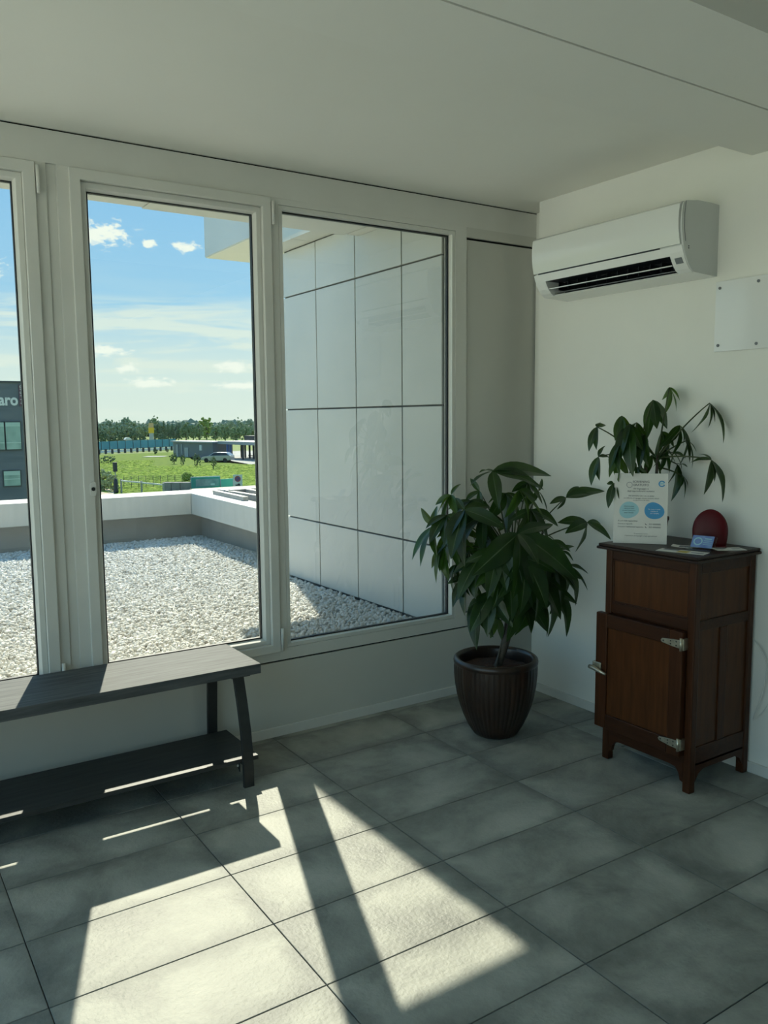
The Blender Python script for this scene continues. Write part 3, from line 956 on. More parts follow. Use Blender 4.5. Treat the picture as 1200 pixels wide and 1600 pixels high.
M['yellow'] = principled('print_yellow', (0.55, 0.42, 0.07), 0.5)
M['dark_print'] = procedural('dark_print', (0.05, 0.06, 0.09), (0.2, 0.22, 0.25), 60, 0.5)
leaflet('leaflet', (-0.352, -1.412), (0.28, -0.96), 0.098, 0.036, M['paper'], 'white leaflet with a yellow block under the card holder', ZT + 0.0004,
        [(-0.15, 0.30, -0.9, 0.5, M['yellow'], 'yellow_block'), (-0.85, -0.2, 0.2, 0.9, M['dark_print'], 'printed_photo'), (0.4, 0.9, -0.5, 0.0, M['ink_grey'], 'printed_lines')])
leaflet('leaflet', (-0.232, -1.338), (0.5, -0.86), 0.055, 0.030, M['paper'], 'pale leaflet with a dark picture behind the card holder', ZT + 0.0004,
        [(-0.7, 0.7, -0.7, 0.6, M['dark_print'], 'printed_photo')], 0.008)
leaflet('leaflet', (-0.145, -1.482), (0.86, -0.5), 0.062, 0.036, M['paper'], 'white leaflet right of the card holder', ZT + 0.0004,
        [(-0.8, -0.1, 0.1, 0.7, M['dark_print'], 'printed_photo'), (0.2, 0.8, -0.3, 0.3, M['ink_grey'], 'printed_lines')])

# ================================================================== PLANTS
def leaf_material(name, c1, c2, tcol):
    m = procedural(name, c1, c2, 14, 0.33, 0.0, spec=0.5, rnd=0.25)
    t = NT(m.node_tree)
    b = m.node_tree.nodes['Principled BSDF']
    out = [n for n in m.node_tree.nodes if n.type == 'OUTPUT_MATERIAL'][0]
    tl = t.n('ShaderNodeBsdfTranslucent')
    tl.inputs[0].default_value = (*tcol, 1)
    mx = t.n('ShaderNodeMixShader')
    mx.inputs[0].default_value = 0.24
    t.l(b.outputs[0], mx.inputs[1])
    t.l(tl.outputs[0], mx.inputs[2])
    t.l(mx.outputs[0], out.inputs[0])
    return m


M['leaf'] = leaf_material('pachira_leaf', (0.009, 0.027, 0.009), (0.019, 0.052, 0.014), (0.11, 0.24, 0.02))
M['leaf_backlit'] = leaf_material('pachira_leaf_backlit', (0.018, 0.055, 0.010), (0.034, 0.088, 0.017), (0.24, 0.42, 0.035))  # light shining through the leaf put into a brighter green
M['midrib'] = procedural('leaf_midrib', (0.07, 0.12, 0.045), (0.10, 0.16, 0.06), 30, 0.45)
M['stalk'] = procedural('leaf_stalk', (0.07, 0.10, 0.03), (0.05, 0.07, 0.025), 40, 0.5)
M['bark'] = procedural('pachira_bark', (0.055, 0.042, 0.030), (0.10, 0.08, 0.055), 40, 0.7, 0.4, 90)
M['soil'] = procedural('soil', (0.035, 0.016, 0.010), (0.08, 0.035, 0.02), 60, 0.9, 0.8, 120)


def leaflet_shape(mb, hub, tip, wid, axis, arch, wave):
    """one lanceolate leaflet from hub to tip; axis = trunk position for the outward normal"""
    hub, tip = Vector(hub), Vector(tip)
    d = tip - hub
    L = d.length
    out = Vector((hub.x - axis.x, hub.y - axis.y, 0))
    if out.length < 1e-3:
        out = Vector((-0.6, -0.8, 0))
    out.normalize()
    dn = d.normalized()
    nrm_ = Vector((0, 0, 1)) * (1 - abs(dn.z)) * 0.7 + out * (0.2 + 0.6 * abs(dn.z)) - FWD * random.uniform(0.25, 1.1)
    nrm_ = (nrm_ - dn * nrm_.dot(dn)).normalized()
    mid = (hub + tip) / 2 + nrm_ * arch * L + Vector((0, 0, 0.04 * L))
    NL = 9
    side = dn.cross(nrm_).normalized()
    vs = []
    for i in range(NL + 1):
        u = i / NL
        p = hub * (1 - u) ** 2 + mid * 2 * u * (1 - u) + tip * u * u
        tg = (mid - hub) * 2 * (1 - u) + (tip - mid) * 2 * u
        tg.normalize()
        nn = side.cross(tg).normalized()
        if nn.dot(nrm_) < 0:
            nn = -nn
        # broadest past the middle, drawn-out tip
        wv = wid * (math.sin(math.pi * min(1, u ** 0.82)) ** 0.85 if 0 < u < 1 else 0.0)
        wv = max(wv, wid * 0.05) if u < 1 else wid * 0.02
        for s_ in (-1, -0.5, -0.05, 0.05, 0.5, 1):
            lift = abs(s_) * wv * 0.26 + wave * wv * math.sin(u * 9 + s_ * 2.1) * abs(s_)
            vs.append(p + side * wv * s_ + nn * lift)
    mb.add(vs, [(6 * i + k, 6 * i + k + 1, 6 * i + 7 + k, 6 * i + 6 + k) for i in range(NL) for k in range(5)], 0, True)
    for q in range(len(mb.m)):
        mb.m[q] = 1 if q % 5 == 2 else 0


def compound_leaf(plant, hub, root, tips, axis, backlit=False, wk=0.17):
    """a palmate leaf: stalk (part) with each leaflet as a sub-part"""
    hub, root = Vector(hub), Vector(root)
    ctrl = (hub + root) / 2 + Vector((0, 0, 0.05)) * (hub - root).length * 2
    path = [root * (1 - u) ** 2 + ctrl * 2 * u * (1 - u) + hub * u * u for u in [k / 8 for k in range(9)]]
    lf = MB().tube(path, [0.0042 - 0.0018 * k / 8 for k in range(9)], 6).build('leaf', M['stalk'], plant)
    for tp in tips:
        mb = MB()
        L = (Vector(tp) - hub).length
        leaflet_shape(mb, hub, tp, max(0.012, L * wk * random.uniform(0.88, 1.12)), axis, random.uniform(0.05, 0.16), random.uniform(0.0, 0.12))
        mb.build('leaflet', [M['leaf_backlit' if backlit else 'leaf'], M['midrib']], lf, fix=False)
    return lf


# ---- big plant in the ribbed brown pot
PC = Vector((-0.612, -0.566, 0))
PD = (PC - CAM).dot(FWD)
M['pot'] = procedural('brown_glaze', (0.013, 0.007, 0.005), (0.036, 0.017, 0.010), 18, 0.34, 0.25, 80, stretch=(1, 1, 0.25), coat=0.2)
POT = empty('planter', tuple(PC), 'tall ribbed dark brown ceramic planter in the corner', 'planter')
prof = [(0.0, 0.0), (0.092, 0.0), (0.106, 0.008), (0.131, 0.05), (0.154, 0.10), (0.172, 0.15), (0.185, 0.20), (0.194, 0.25), (0.1985, 0.30), (0.200, 0.352)]
NP = 144
vs, fs = [], []
rib = [0.0022 * math.cos(k * math.pi * 2 / 3) + random.uniform(-0.0010, 0.0010) for k in range(NP)]
zs = []
dense = []
for i in range(len(prof) - 1):
    for k in range(3):
        u = k / 3
        dense.append((prof[i][0] * (1 - u) + prof[i + 1][0] * u, prof[i][1] * (1 - u) + prof[i + 1][1] * u))
dense.append(prof[-1])
for (r, z) in dense:
    for k in range(NP):
        a_ = 2 * math.pi * k / NP
        rr = max(0.0005, r + (rib[k] if 0.02 < z < 0.345 else 0) * (1 if r > 0.1 else 0))
        vs.append(PC + Vector((rr * math.cos(a_), rr * math.sin(a_), z)))
fs = [(i * NP + k, i * NP + (k + 1) % NP, (i + 1) * NP + (k + 1) % NP, (i + 1) * NP + k) for i in range(len(dense) - 1) for k in range(NP)]
MB().add(vs, fs, 0, True).build('body', M['pot'], POT)
mb = MB()
rimp = [(0.199, 0.350), (0.203, 0.356), (0.2045, 0.366), (0.202, 0.377), (0.195, 0.383), (0.186, 0.384), (0.178, 0.379), (0.174, 0.368), (0.172, 0.34), (0.168, 0.30)]
vs = [PC + Vector((r * math.cos(2 * math.pi * k / 72), r * math.sin(2 * math.pi * k / 72), z)) for r, z in rimp for k in range(72)]
fs = [(i * 72 + k, i * 72 + (k + 1) % 72, (i + 1) * 72 + (k + 1) % 72, (i + 1) * 72 + k) for i in range(len(rimp) - 1) for k in range(72)]
mb.add(vs, fs, 0, True).build('rim', M['pot'], POT)
mb = MB()
vs = [PC + Vector((0, 0, 0.335))]
for ring in range(1, 5):
    for k in range(36):
        a_ = 2 * math.pi * k / 36
        vs.append(PC + Vector((0.0425 * ring * math.cos(a_), 0.0425 * ring * math.sin(a_), 0.332 + random.uniform(-0.006, 0.008) - (0.006 if ring == 4 else 0))))
fs = [(0, 1 + k, 1 + (k + 1) % 36) for k in range(36)]
for ring in range(3):
    fs += [(1 + ring * 36 + k, 1 + (ring + 1) * 36 + k, 1 + (ring + 1) * 36 + (k + 1) % 36, 1 + ring * 36 + (k + 1) % 36) for k in range(36)]
mb.add(vs, fs, 0, True).build('soil', M['soil'], POT)

PLA = empty('money_tree', (PC.x, PC.y, 0.335), 'large bushy money tree growing in the brown planter', 'plant')


def zA(x, y, off=0.0):
    """detail-crop coordinates of the big plant -> a point at the plant's own distance"""
    return at(640 + x * 0.2875, 710 + y * 0.2875, depth=PD + off)


stem_pts = [PC + Vector((0.01, 0.0, 0.325)), zA(535, 980), zA(540, 860), zA(555, 740), zA(560, 600), zA(545, 450)]
MB().tube(smooth_path(stem_pts, 5), [0.020 - 0.012 * k / 25 for k in range(26)], 10).build('trunk', M['bark'], PLA)
MB().tube(smooth_path([PC + Vector((-0.03, -0.03, 0.325)), zA(505, 1010), zA(525, 900), zA(540, 800)], 6), 0.006, 8).build('shoot', M['bark'], PLA)
MB().tube(smooth_path([zA(545, 800), zA(620, 640, .04), zA(700, 480, .06), zA(740, 380, .06)], 6), [0.009 - 0.004 * k / 18 for k in range(19)], 8).build('branch', M['bark'], PLA)
MB().tube(smooth_path([zA(545, 780), zA(470, 640, -.03), zA(400, 480, -.05), zA(370, 330, -.05)], 6), [0.009 - 0.004 * k / 18 for k in range(19)], 8).build('branch', M['bark'], PLA)

axA = Vector((PC.x, PC.y, 0.8))
ctrA = (555, 470)
LEAVES_A = [  # hub, depth offset, leaflet tips (x, y, depth offset), backlit
    ((450, 92), -.05, [(330, 170, -.10), (485, 300, -.14), (620, 120, -.02), (770, 118, .02), (715, 182, -.08), (380, 100, .06)], 0),
    ((298, 302), -.12, [(520, 405, -.16), (435, 285, -.05), (300, 612, -.18), (190, 490, -.14), (225, 570, -.20), (250, 235, -.06)], 0),
    ((130, 390), -.02, [(62, 290, 0), (15, 572, -.05), (60, 610, -.08), (150, 560, -.10), (150, 280, .03)], 1),
    ((592, 430), -.20, [(340, 660, -.28), (560, 785, -.30), (915, 690, -.22), (765, 392, -.12), (430, 520, -.22), (700, 600, -.32)], 0),
    ((735, 575), -.12, [(905, 755, -.14), (742, 735, -.22), (600, 640, -.2), (860, 640, -.10), (650, 560, -.06)], 0),
    ((595, 195), -.10, [(645, 370, -.16), (515, 345, -.14), (742, 370, -.08), (690, 250, -.02), (570, 300, -.16)], 1),
    ((965, 370), .05, [(1095, 465, .02), (900, 530, .0), (803, 372, .03), (845, 430, -.02), (1040, 380, .10)], 0),
    ((850, 235), .02, [(1060, 200, .05), (980, 215, .0), (760, 270, -.02), (800, 300, 0), (920, 175, .08)], 0),
    ((672, 740), -.08, [(745, 995, -.12), (570, 985, -.10), (640, 900, -.14), (600, 800, -.06)], 0),
    ((365, 770), -.10, [(365, 1062, -.16), (455, 995, -.14), (335, 980, -.08), (490, 900, -.10)], 0),
    ((825, 745), .02, [(852, 992, .0), (760, 870, -.02), (800, 900, .05)], 0),
    ((250, 600), -.04, [(240, 760, -.06), (292, 790, -.08), (330, 770, -.1), (205, 690, -.02)], 0),
    ((225, 220), .02, [(150, 330, .0), (185, 420, -.05), (280, 160, .05), (140, 275, .05), (260, 330, -.06)], 1),
    ((440, 640), -.16, [(545, 790, -.2), (355, 725, -.2), (470, 800, -.22), (520, 690, -.16)], 1),
    ((180, 500), -.05, [(165, 640, -.08), (215, 690, -.08), (145, 700, -.06), (120, 620, -.02)], 1),
    ((420, 420), .02, [(350, 560, .0), (430, 600, -.05), (500, 540, -.05), (380, 380, .08)], 0),
    ((700, 420), .06, [(800, 480, .05), (720, 540, .0), (640, 500, .0), (780, 380, .1)], 0),
    ((560, 330), .06, [(480, 420, .05), (600, 450, .02), (660, 380, .05), (520, 260, .1)], 0),
    ((820, 520), .03, [(890, 580, .0), (840, 660, -.03), (760, 620, -.03), (895, 500, .06)], 0),
    ((480, 720), .04, [(470, 900, .0), (530, 880, .0), (410, 850, .03)], 1),
    ((660, 640), .06, [(620, 800, .02), (700, 850, .0), (780, 760, .04), (580, 720, .05)], 0),
    ((330, 520), .0, [(300, 680, -.03), (370, 700, -.04), (255, 610, .02), (400, 600, .03)], 0),
    ((470, 880), -.02, [(440, 1000, -.04), (500, 1010, -.04)], 1),
    ((700, 200), .05, [(750, 330, .03), (640, 280, .02), (720, 130, .08)], 0),
    ((380, 200), .05, [(300, 260, .04), (400, 320, .0), (330, 130, .08)], 0),
]
for (hx, hy, off, sp_) in ((640, 150, -.02, 110), (520, 210, .02, 120), (330, 250, .03, 130), (250, 400, .0, 130), (400, 330, -.08, 150), (660, 300, -.05, 150), (760, 470, -.05, 150),
                           (480, 520, -.22, 170), (620, 560, -.24, 180), (380, 560, -.1, 160), (540, 640, -.18, 170), (700, 660, -.16, 170), (790, 600, -.1, 150), (440, 760, -.12, 150),
                           (600, 760, -.12, 150), (760, 730, -.04, 150), (320, 660, -.05, 120), (860, 600, .04, 130), (200, 330, -.04, 120), (280, 480, .04, 130)):
    n_ = random.choice((5, 6))
    tips_ = []
    for q_ in range(n_):
        a_ = math.radians(-100 + 200 * (q_ + random.uniform(-.2, .2) + .5) / n_)
        ln = sp_ * random.uniform(0.95, 1.3) * (1.15 if abs(a_) < 0.9 else 0.9)
        tips_.append((hx + math.sin(a_) * ln * 0.9, hy + math.cos(a_) * ln * 0.95 + ln * 0.3, off - 0.05 * math.cos(a_) + random.uniform(-.03, .03)))
    LEAVES_A.append(((hx, hy), off, tips_, random.random() < 0.2 and hx < 450))
for (hub, off, tips, backlit) in LEAVES_A:
    hx, hy = hub
    rt = zA(ctrA[0] + (hx - ctrA[0]) * 0.18, ctrA[1] + max(0, (hy - ctrA[1])) * 0.75 + 40, off * 0.2)
    compound_leaf(PLA, zA(hx, hy, off), rt, [zA(a_, b_, c_) for a_, b_, c_ in tips], axA, bool(backlit), 0.175)

# ---- smaller plant on the cabinet, its pot behind the notice
QC = Vector((-0.185, -1.135, ZT))
QD = (QC - CAM).dot(FWD)
SPT = MB().lathe([(0.0, 0), (0.042, 0), (0.046, 0.004), (0.060, 0.09), (0.063, 0.095), (0.063, 0.108), (0.057, 0.108), (0.054, 0.09), (0.0, 0.088)], 36, QC)\
    .build('flowerpot', procedural('terracotta_dark', (0.10, 0.045, 0.03), (0.13, 0.06, 0.04), 20, 0.7), None, tuple(QC))
tag(SPT, 'small brown flowerpot standing behind the printed notice on the cabinet', 'flowerpot')
PLB = empty('money_plant', (QC.x, QC.y, ZT + 0.09), 'smaller money tree on the cabinet behind the printed notice', 'plant')


def zB(x, y, off=0.0):
    p = at(640 + x * 0.46667, 590 + y * 0.46667, depth=QD + off)
    lim = -0.035 - 0.05 * random.random()
    return p if p.x < lim else at(640 + x * 0.46667, 590 + y * 0.46667, X=lim)


base_b = QC + Vector((0, 0, 0.085))
tops = [(790, 300), (830, 260), (760, 250)]
for (a_, b_) in tops:
    MB().tube(smooth_path([base_b, (base_b + zB(a_, b_)) / 2 + Vector((0.0, 0.0, 0.01)), zB(a_, b_)], 6), [0.009 - 0.004 * k / 12 for k in range(13)], 8).build('stem', M['bark'], PLB)
axB = Vector((QC.x, QC.y, 1.2))
LEAVES_B = [
    ((870, 33), .06, [(855, 122, .05), (893, 115, .05), (905, 78, .08), (845, 75, .07)], 1),
    ((815, 75), .0, [(795, 205, -.02), (828, 172, -.03), (862, 172, .0), (862, 125, .04)], 0),
    ((1005, 85), .04, [(942, 185, .02), (1000, 168, .0), (1050, 220, .03), (1022, 150, .06)], 0),
    ((905, 160), -.02, [(835, 235, -.04), (875, 265, -.06), (937, 285, -.03), (915, 230, -.05)], 0),
    ((710, 128), -.04, [(688, 212, -.06), (718, 235, -.08), (745, 185, -.04), (700, 170, -.08)], 1),
    ((738, 155), -.08, [(702, 295, -.1), (748, 332, -.12), (782, 245, -.08), (725, 235, -.12)], 0),
    ((627, 165), -.05, [(600, 248, -.06), (626, 242, -.08), (657, 160, -.03), (640, 150, -.02)], 0),
    ((632, 265), -.06, [(608, 362, -.08), (636, 345, -.09), (670, 268, -.05), (655, 228, -.04)], 0),
    ((1010, 275), .02, [(935, 288, .0), (985, 392, -.02), (1047, 418, .0), (968, 256, .04), (1020, 350, -.03)], 0),
    ((700, 262), -.04, [(668, 335, -.06), (700, 350, -.08), (735, 330, -.06)], 1),
    ((683, 355), -.06, [(665, 438, -.07), (700, 420, -.07), (660, 355, -.04)], 0),
    ((785, 190), -.03, [(770, 310, -.05), (800, 300, -.06), (830, 270, -.03), (760, 250, -.02)], 0),
    ((850, 235), .0, [(835, 320, -.02), (870, 320, -.02), (890, 290, .02), (815, 300, -.01)], 0),
    ((915, 330), .02, [(918, 408, .0), (895, 380, .02), (932, 370, .03)], 0),
    ((895, 290), .04, [(875, 415, .03), (905, 350, .02), (930, 300, .05), (860, 360, .04)], 0),
    ((760, 300), -.02, [(735, 330, -.05), (770, 345, -.05), (800, 330, -.04), (740, 280, .0)], 0),
    ((720, 190), .04, [(690, 270, .03), (740, 280, .02), (770, 220, .04)], 0),
    ((810, 260), .05, [(790, 330, .04), (840, 330, .04), (850, 270, .06)], 0),
    ((760, 150), .0, [(735, 240, -.02), (770, 265, -.03), (800, 215, .0), (725, 190, .0)], 0),
    ((845, 180), .03, [(820, 270, .01), (850, 290, .0), (885, 235, .03)], 0),
    ((700, 215), -.07, [(670, 310, -.09), (705, 320, -.1), (740, 270, -.07)], 0),
    ((930, 210), .03, [(900, 300, .01), (945, 305, .02), (960, 250, .04)], 0),
    ((880, 250), .06, [(860, 310, .05), (910, 310, .05), (925, 270, .07)], 0),
]
for (hub, off, tips, backlit) in LEAVES_B:
    hx, hy = hub
    k = min(range(3), key=lambda q: (tops[q][0] - hx) ** 2 + (tops[q][1] - hy) ** 2)
    rt = zB(tops[k][0], tops[k][1] + (10 if hy < 300 else 40))
    compound_leaf(PLB, zB(hx, hy, off), rt, [zB(a_, b_, c_) for a_, b_, c_ in tips], axB, bool(backlit), 0.165)

# ================================================================== ROOF TERRACE OUTSIDE
GZ = 0.345
M['panel'] = procedural('facade_panel', (0.66, 0.675, 0.65), (0.61, 0.63, 0.605), 1.6, 0.30, 0.02, 30, spec=0.5, rnd=0.02)
M['soffit'] = procedural('soffit_panel', (0.74, 0.73, 0.66), (0.70, 0.69, 0.62), 2, 0.5)
M['joint_grey'] = principled('joint_grey', (0.10, 0.105, 0.105), 0.7)
M['render'] = procedural('cement_render', (0.40, 0.40, 0.37), (0.34, 0.34, 0.315), 6, 0.85, 0.4, 80)
M['capping'] = procedural('white_sheet_capping', (0.68, 0.68, 0.63), (0.62, 0.62, 0.575), 3, 0.5, stretch=(6, 6, 0.6))
M['roof_beige'] = procedural('beige_roofing', (0.60, 0.52, 0.42), (0.68, 0.61, 0.51), 3, 0.85)

# panelled wing of the building at right angles to the windows
WING = MB().box(-0.388, 0.9, 0.14, 2.045, 0.0, 3.3).build('wall_panelled', M['joint_grey'])
structure(WING, 'outside wall clad in large pale rectangular panels with dark joints')
ys = [0.0, 0.525, 1.045, 1.56, 2.045]
zs_ = [GZ + 0.012, 0.806, 1.602, 2.412, 2.735, 3.3]
for i in range(4):
    for j in range(5):
        g = 0.0055
        MB().box(-0.402, -0.386, max(ys[i] + g, 0.14), ys[i + 1] - (g if i < 3 else 0), zs_[j] + (g if j else 0), zs_[j + 1] - g).build('panel', M['panel' if j < 4 else 'soffit'], WING, bevel=0.001, segs=1)
for j in range(5):
    MB().box(-0.402, 0.6, 2.045, 2.06, zs_[j] + (g if j else 0), zs_[j + 1] - g).build('panel', M['panel'], WING, bevel=0.001, segs=1)
# overhang strip above the windows, in panels
SOF = MB().box(-7.0, -0.402, 0.13, 1.015, 2.675, 2.95).build('roof_overhang', M['soffit'])
structure(SOF, 'pale overhang above the windows')
xj = [-7.0, -5.543, -4.281, -3.019, -1.757, -0.495, -0.402]
for i in range(len(xj) - 1):
    MB().box(xj[i] + (.004 if i else 0), xj[i + 1] - .004, 0.135, 1.02 - (0.03 if i % 2 else 0), 2.662, 2.676).build('soffit_panel', M['soffit'], SOF, bevel=0.001, segs=1)
SO2 = MB().box(-0.402, 0.9, 2.0, 3.56, 2.95, 3.31).build('roof_wing', M['panel'])
structure(SO2, 'pale box-shaped roof edge beyond the panelled wall')
MB().box(-0.56, -0.402, 1.02, 1.60, 2.738, 2.762).build('soffit_panel', M['soffit'], SO2)
MB().box(-0.56, -0.402, 1.606, 2.06, 2.738, 2.762).build('soffit_panel', M['soffit'], SO2)
MB().box(-0.395, 0.9, 2.0, 3.55, 2.942, 2.95).build('soffit_panel', M['soffit'], SO2)

# gravel bed
M['gravel_bed'] = procedural('gravel_bed', (0.50, 0.49, 0.45), (0.74, 0.73, 0.68), 55, 0.9, 1.0, 60)
structure(MB().box(-7.0, -0.05, 0.13, 4.62, 0.2, GZ - 0.012).box(-16.0, XL - 0.13, -12.0, 4.62, 0.0, GZ - 0.30).build('roof_terrace', M['gravel_bed']), 'gravelled flat roof outside the windows, with an unseen left part added to bounce light')  # second box: unseen terrace added to bounce sun up to the ceiling
m = principled('pebble', (0.7, 0.69, 0.65), 0.75, spec=0.3)
t = NT(m.node_tree)
ge = t.n('ShaderNodeNewGeometry')
cr = t.ramp(ge.outputs['Random Per Island'], [(0.0, (0.40, 0.38, 0.34)), (0.12, (0.62, 0.60, 0.54)), (0.5, (0.74, 0.73, 0.68)), (1.0, (0.84, 0.83, 0.80))])
t.l(cr, m.node_tree.nodes['Principled BSDF'].inputs['Base Color'])
M['pebble'] = m
ph = (1 + 5 ** 0.5) / 2
ico_v = np.array([(-1, ph, 0), (1, ph, 0), (-1, -ph, 0), (1, -ph, 0), (0, -1, ph), (0, 1, ph), (0, -1, -ph), (0, 1, -ph), (ph, 0, -1), (ph, 0, 1), (-ph, 0, -1), (-ph, 0, 1)], float)
ico_v /= np.linalg.norm(ico_v[0])
ico_f = np.array([(0, 11, 5), (0, 5, 1), (0, 1, 7), (0, 7, 10), (0, 10, 11), (1, 5, 9), (5, 11, 4), (11, 10, 2), (10, 7, 6), (7, 1, 8), (3, 9, 4), (3, 4, 2), (3, 2, 6), (3, 6, 8), (3, 8, 9), (4, 9, 5), (2, 4, 11), (6, 2, 10), (8, 6, 7), (9, 8, 1)])


def rand_rot(n):
    q = RNG.normal(size=(n, 4))
    q /= np.linalg.norm(q, axis=1)[:, None]
    w_, x, y, z = q.T
    return np.stack([np.stack([1 - 2 * (y * y + z * z), 2 * (x * y - z * w_), 2 * (x * z + y * w_)], -1),
                     np.stack([2 * (x * y + z * w_), 1 - 2 * (x * x + z * z), 2 * (y * z - x * w_)], -1),
                     np.stack([2 * (x * z - y * w_), 2 * (y * z + x * w_), 1 - 2 * (x * x + y * y)], -1)], 1)


def lumps(name, centers, scales, mat, parent=None, loc=(0, 0, 0), jitter=0.15, smooth=True, squash=1.0):
    """many small irregular icosahedra in one mesh"""
    n = len(centers)
    R = rand_rot(n)
    base = ico_v[None] * (1 + RNG.uniform(-jitter, jitter, (n, 12, 1))) * scales[:, None, :]
    P = np.einsum('nij,nkj->nki', R, base) * np.array([1.0, 1.0, squash]) + centers[:, None, :]
    off = np.array(loc, float)
    p = parent
    while p is not None:
        off = off + np.array(p.location)
        p = p.parent
    V = (P.reshape(-1, 3) - off).astype(np.float32)
    F = (ico_f[None] + (np.arange(n) * 12)[:, None, None]).reshape(-1)
    me = bpy.data.meshes.new(name)
    me.vertices.add(len(V))
    me.vertices.foreach_set('co', V.ravel())
    me.loops.add(len(F))
    me.loops.foreach_set('vertex_index', F.astype(np.int32))
    nf = len(F) // 3
    me.polygons.add(nf)
    me.polygons.foreach_set('loop_start', np.arange(0, len(F), 3, dtype=np.int32))
    me.polygons.foreach_set('use_smooth', np.full(nf, smooth))
    me.materials.append(mat)
    me.update(calc_edges=True)
    me.validate()
    o = bpy.data.objects.new(name, me)
    o.location = loc
    COL.objects.link(o)
    if parent is not None:
        o.parent = parent
    return o


def scatter(x0, x1, y0, y1, sp):
    nx, ny = int((x1 - x0) / sp), int((y1 - y0) / sp)
    gx, gy = np.meshgrid(np.arange(nx), np.arange(ny))
    p = np.stack([x0 + (gx + RNG.uniform(0, 1, gx.shape)) * sp, y0 + (gy + RNG.uniform(0, 1, gx.shape)) * sp], -1).reshape(-1, 2)
    return p


pp = np.concatenate([scatter(-3.3, -0.41, 0.14, 2.0, 0.0185), scatter(-3.6, -0.41, 2.0, 2.09, 0.0205), scatter(-3.6, -0.14, 2.09, 4.58, 0.0205)])
n = len(pp)
cs = np.concatenate([pp, (GZ - 0.008 + RNG.uniform(-0.007, 0.012, n))[:, None]], 1)
rr = RNG.uniform(0.0095, 0.0165, n)
sc3 = np.stack([rr * RNG.uniform(1.0, 1.5, n), rr, rr * RNG.uniform(0.6, 0.9, n)], -1)
gv = lumps('gravel', cs, sc3, M['pebble'], None, (-1.9, 2.3, GZ), 0.18)
tag(gv, 'white pebbles covering the flat roof outside the windows', 'gravel', kind='stuff')

# far parapet and right parapet: rendered upstand with a white sheet capping
structure(MB().box(-7.0, 0.2, 4.607, 4.85, 0.0, 0.70).build('wall_parapet', M['render']), 'low rendered parapet wall at the far side of the gravel roof')
structure(MB().box(-7.0, -0.262, 4.50, 4.90, 0.585, 0.797).build('trim_9', M['capping'], bevel=0.004), 'white sheet capping on the far parapet')
mb = MB()
mb.prism([(-0.115, 4.61), (-0.06, 2.0), (0.5, 2.0), (0.5, 4.85), (-0.115, 4.85)], 'z', 0.0, 0.70)
structure(mb.build('wall_parapet_side', M['render']), 'low rendered parapet wall on the right side of the gravel roof')
mb = MB()
mb.prism([(-0.258, 4.50), (-0.335, 2.6), (-0.36, 2.01), (-0.15, 2.01), (-0.05, 4.50), (-0.05, 4.90), (-0.258, 4.90)], 'z', 0.585, 0.797)
structure(mb.build('trim_10', M['capping'], bevel=0.004), 'white sheet capping on the right parapet')
structure(MB().box(-0.049, 6.0, 2.01, 5.1, 0.70, 0.790).build('roof_adjoining', M['roof_beige']), 'beige flat roof beyond the right parapet')
M['galv'] = procedural('galvanised', (0.42, 0.42, 0.40), (0.34, 0.34, 0.33), 20, 0.5, metal=0.2)
FR = empty('roof_frame', (0.2, 3.6, 0.79), 'grey metal frame lying on the beige roof beyond the parapet', 'metal frame')
for (a_, b_, w_, h_) in (((-0.10, 4.25, .815), (-0.14, 3.42, .815), .05, .04), ((-0.03, 4.30, .815), (0.02, 2.6, .815), .05, .05), ((0.16, 4.05, .82), (0.10, 2.6, .82), .05, .06),
                         ((-0.03, 4.05, .82), (0.55, 4.15, .82), .05, .06), ((0.36, 4.0, .82), (0.32, 2.6, .82), .05, .06)):
    MB().bar(a_, b_, w_, h_).build('rail', M['galv'], FR)
MB().tube([(-0.055, 4.12, .79), (-0.055, 4.12, .845)], .012, 8).build('pipe_stub', M['galv'], FR)

# ================================================================== GROUND AND THE FAR SCENE
EZ = -4.2
M['grass'] = procedural('meadow', (0.045, 0.105, 0.006), (0.18, 0.26, 0.02), 1.7, 0.9, 0, lo=0.34, hi=0.66, detail=10, spec=0.1)
M['far_field'] = procedural('far_field', (0.20, 0.28, 0.09), (0.30, 0.33, 0.15), 0.05, 0.95, spec=0.1)
M['asphalt'] = procedural('pale_paving', (0.46, 0.45, 0.42), (0.38, 0.37, 0.35), 0.6, 0.9)
M['path'] = procedural('beige_path', (0.55, 0.46, 0.36), (0.48, 0.40, 0.31), 0.8, 0.9)
structure(MB().box(-400, 500, 6, 900, EZ - 0.3, EZ - 0.05).build('ground', M['far_field']), 'far flat fields')


def slab(name, poly, z, mat, label):
    return structure(MB().prism(poly, 'z', EZ - 0.2, z).build(name, mat), label)


def gp(px, py, h=0.0):
    p = at(px, py, Z=EZ)
    return Vector((p.x, p.y, EZ + h))


def g2(px, py):
    p = gp(px, py)
    return (p.x, p.y)


slab('lawn', [(-20, 40), (60, 40), g2(470, 733), g2(400, 727), g2(300, 718), g2(285, 706), g2(155, 710), (-30, 130)], EZ + 0.0, M['grass'], 'bright green meadow beyond the roof')
slab('road', [g2(400, 727), g2(470, 733), (140, 120), (140, 150), (20, 136), g2(155, 709.5), g2(285, 706), g2(300, 718)], EZ - 0.02, M['asphalt'], 'pale paved lane behind the meadow')
slab('footpath', [g2(120, 800), g2(178, 774), g2(180, 764), g2(100, 764)], EZ + 0.02, M['path'], 'beige path at the near edge of the meadow')
slab('meadow_slab', [g2(222, 714.5), g2(256, 714), g2(263, 712.6), g2(232, 713)], EZ + 0.05, M['asphalt'], 'pale slab lying in the meadow')


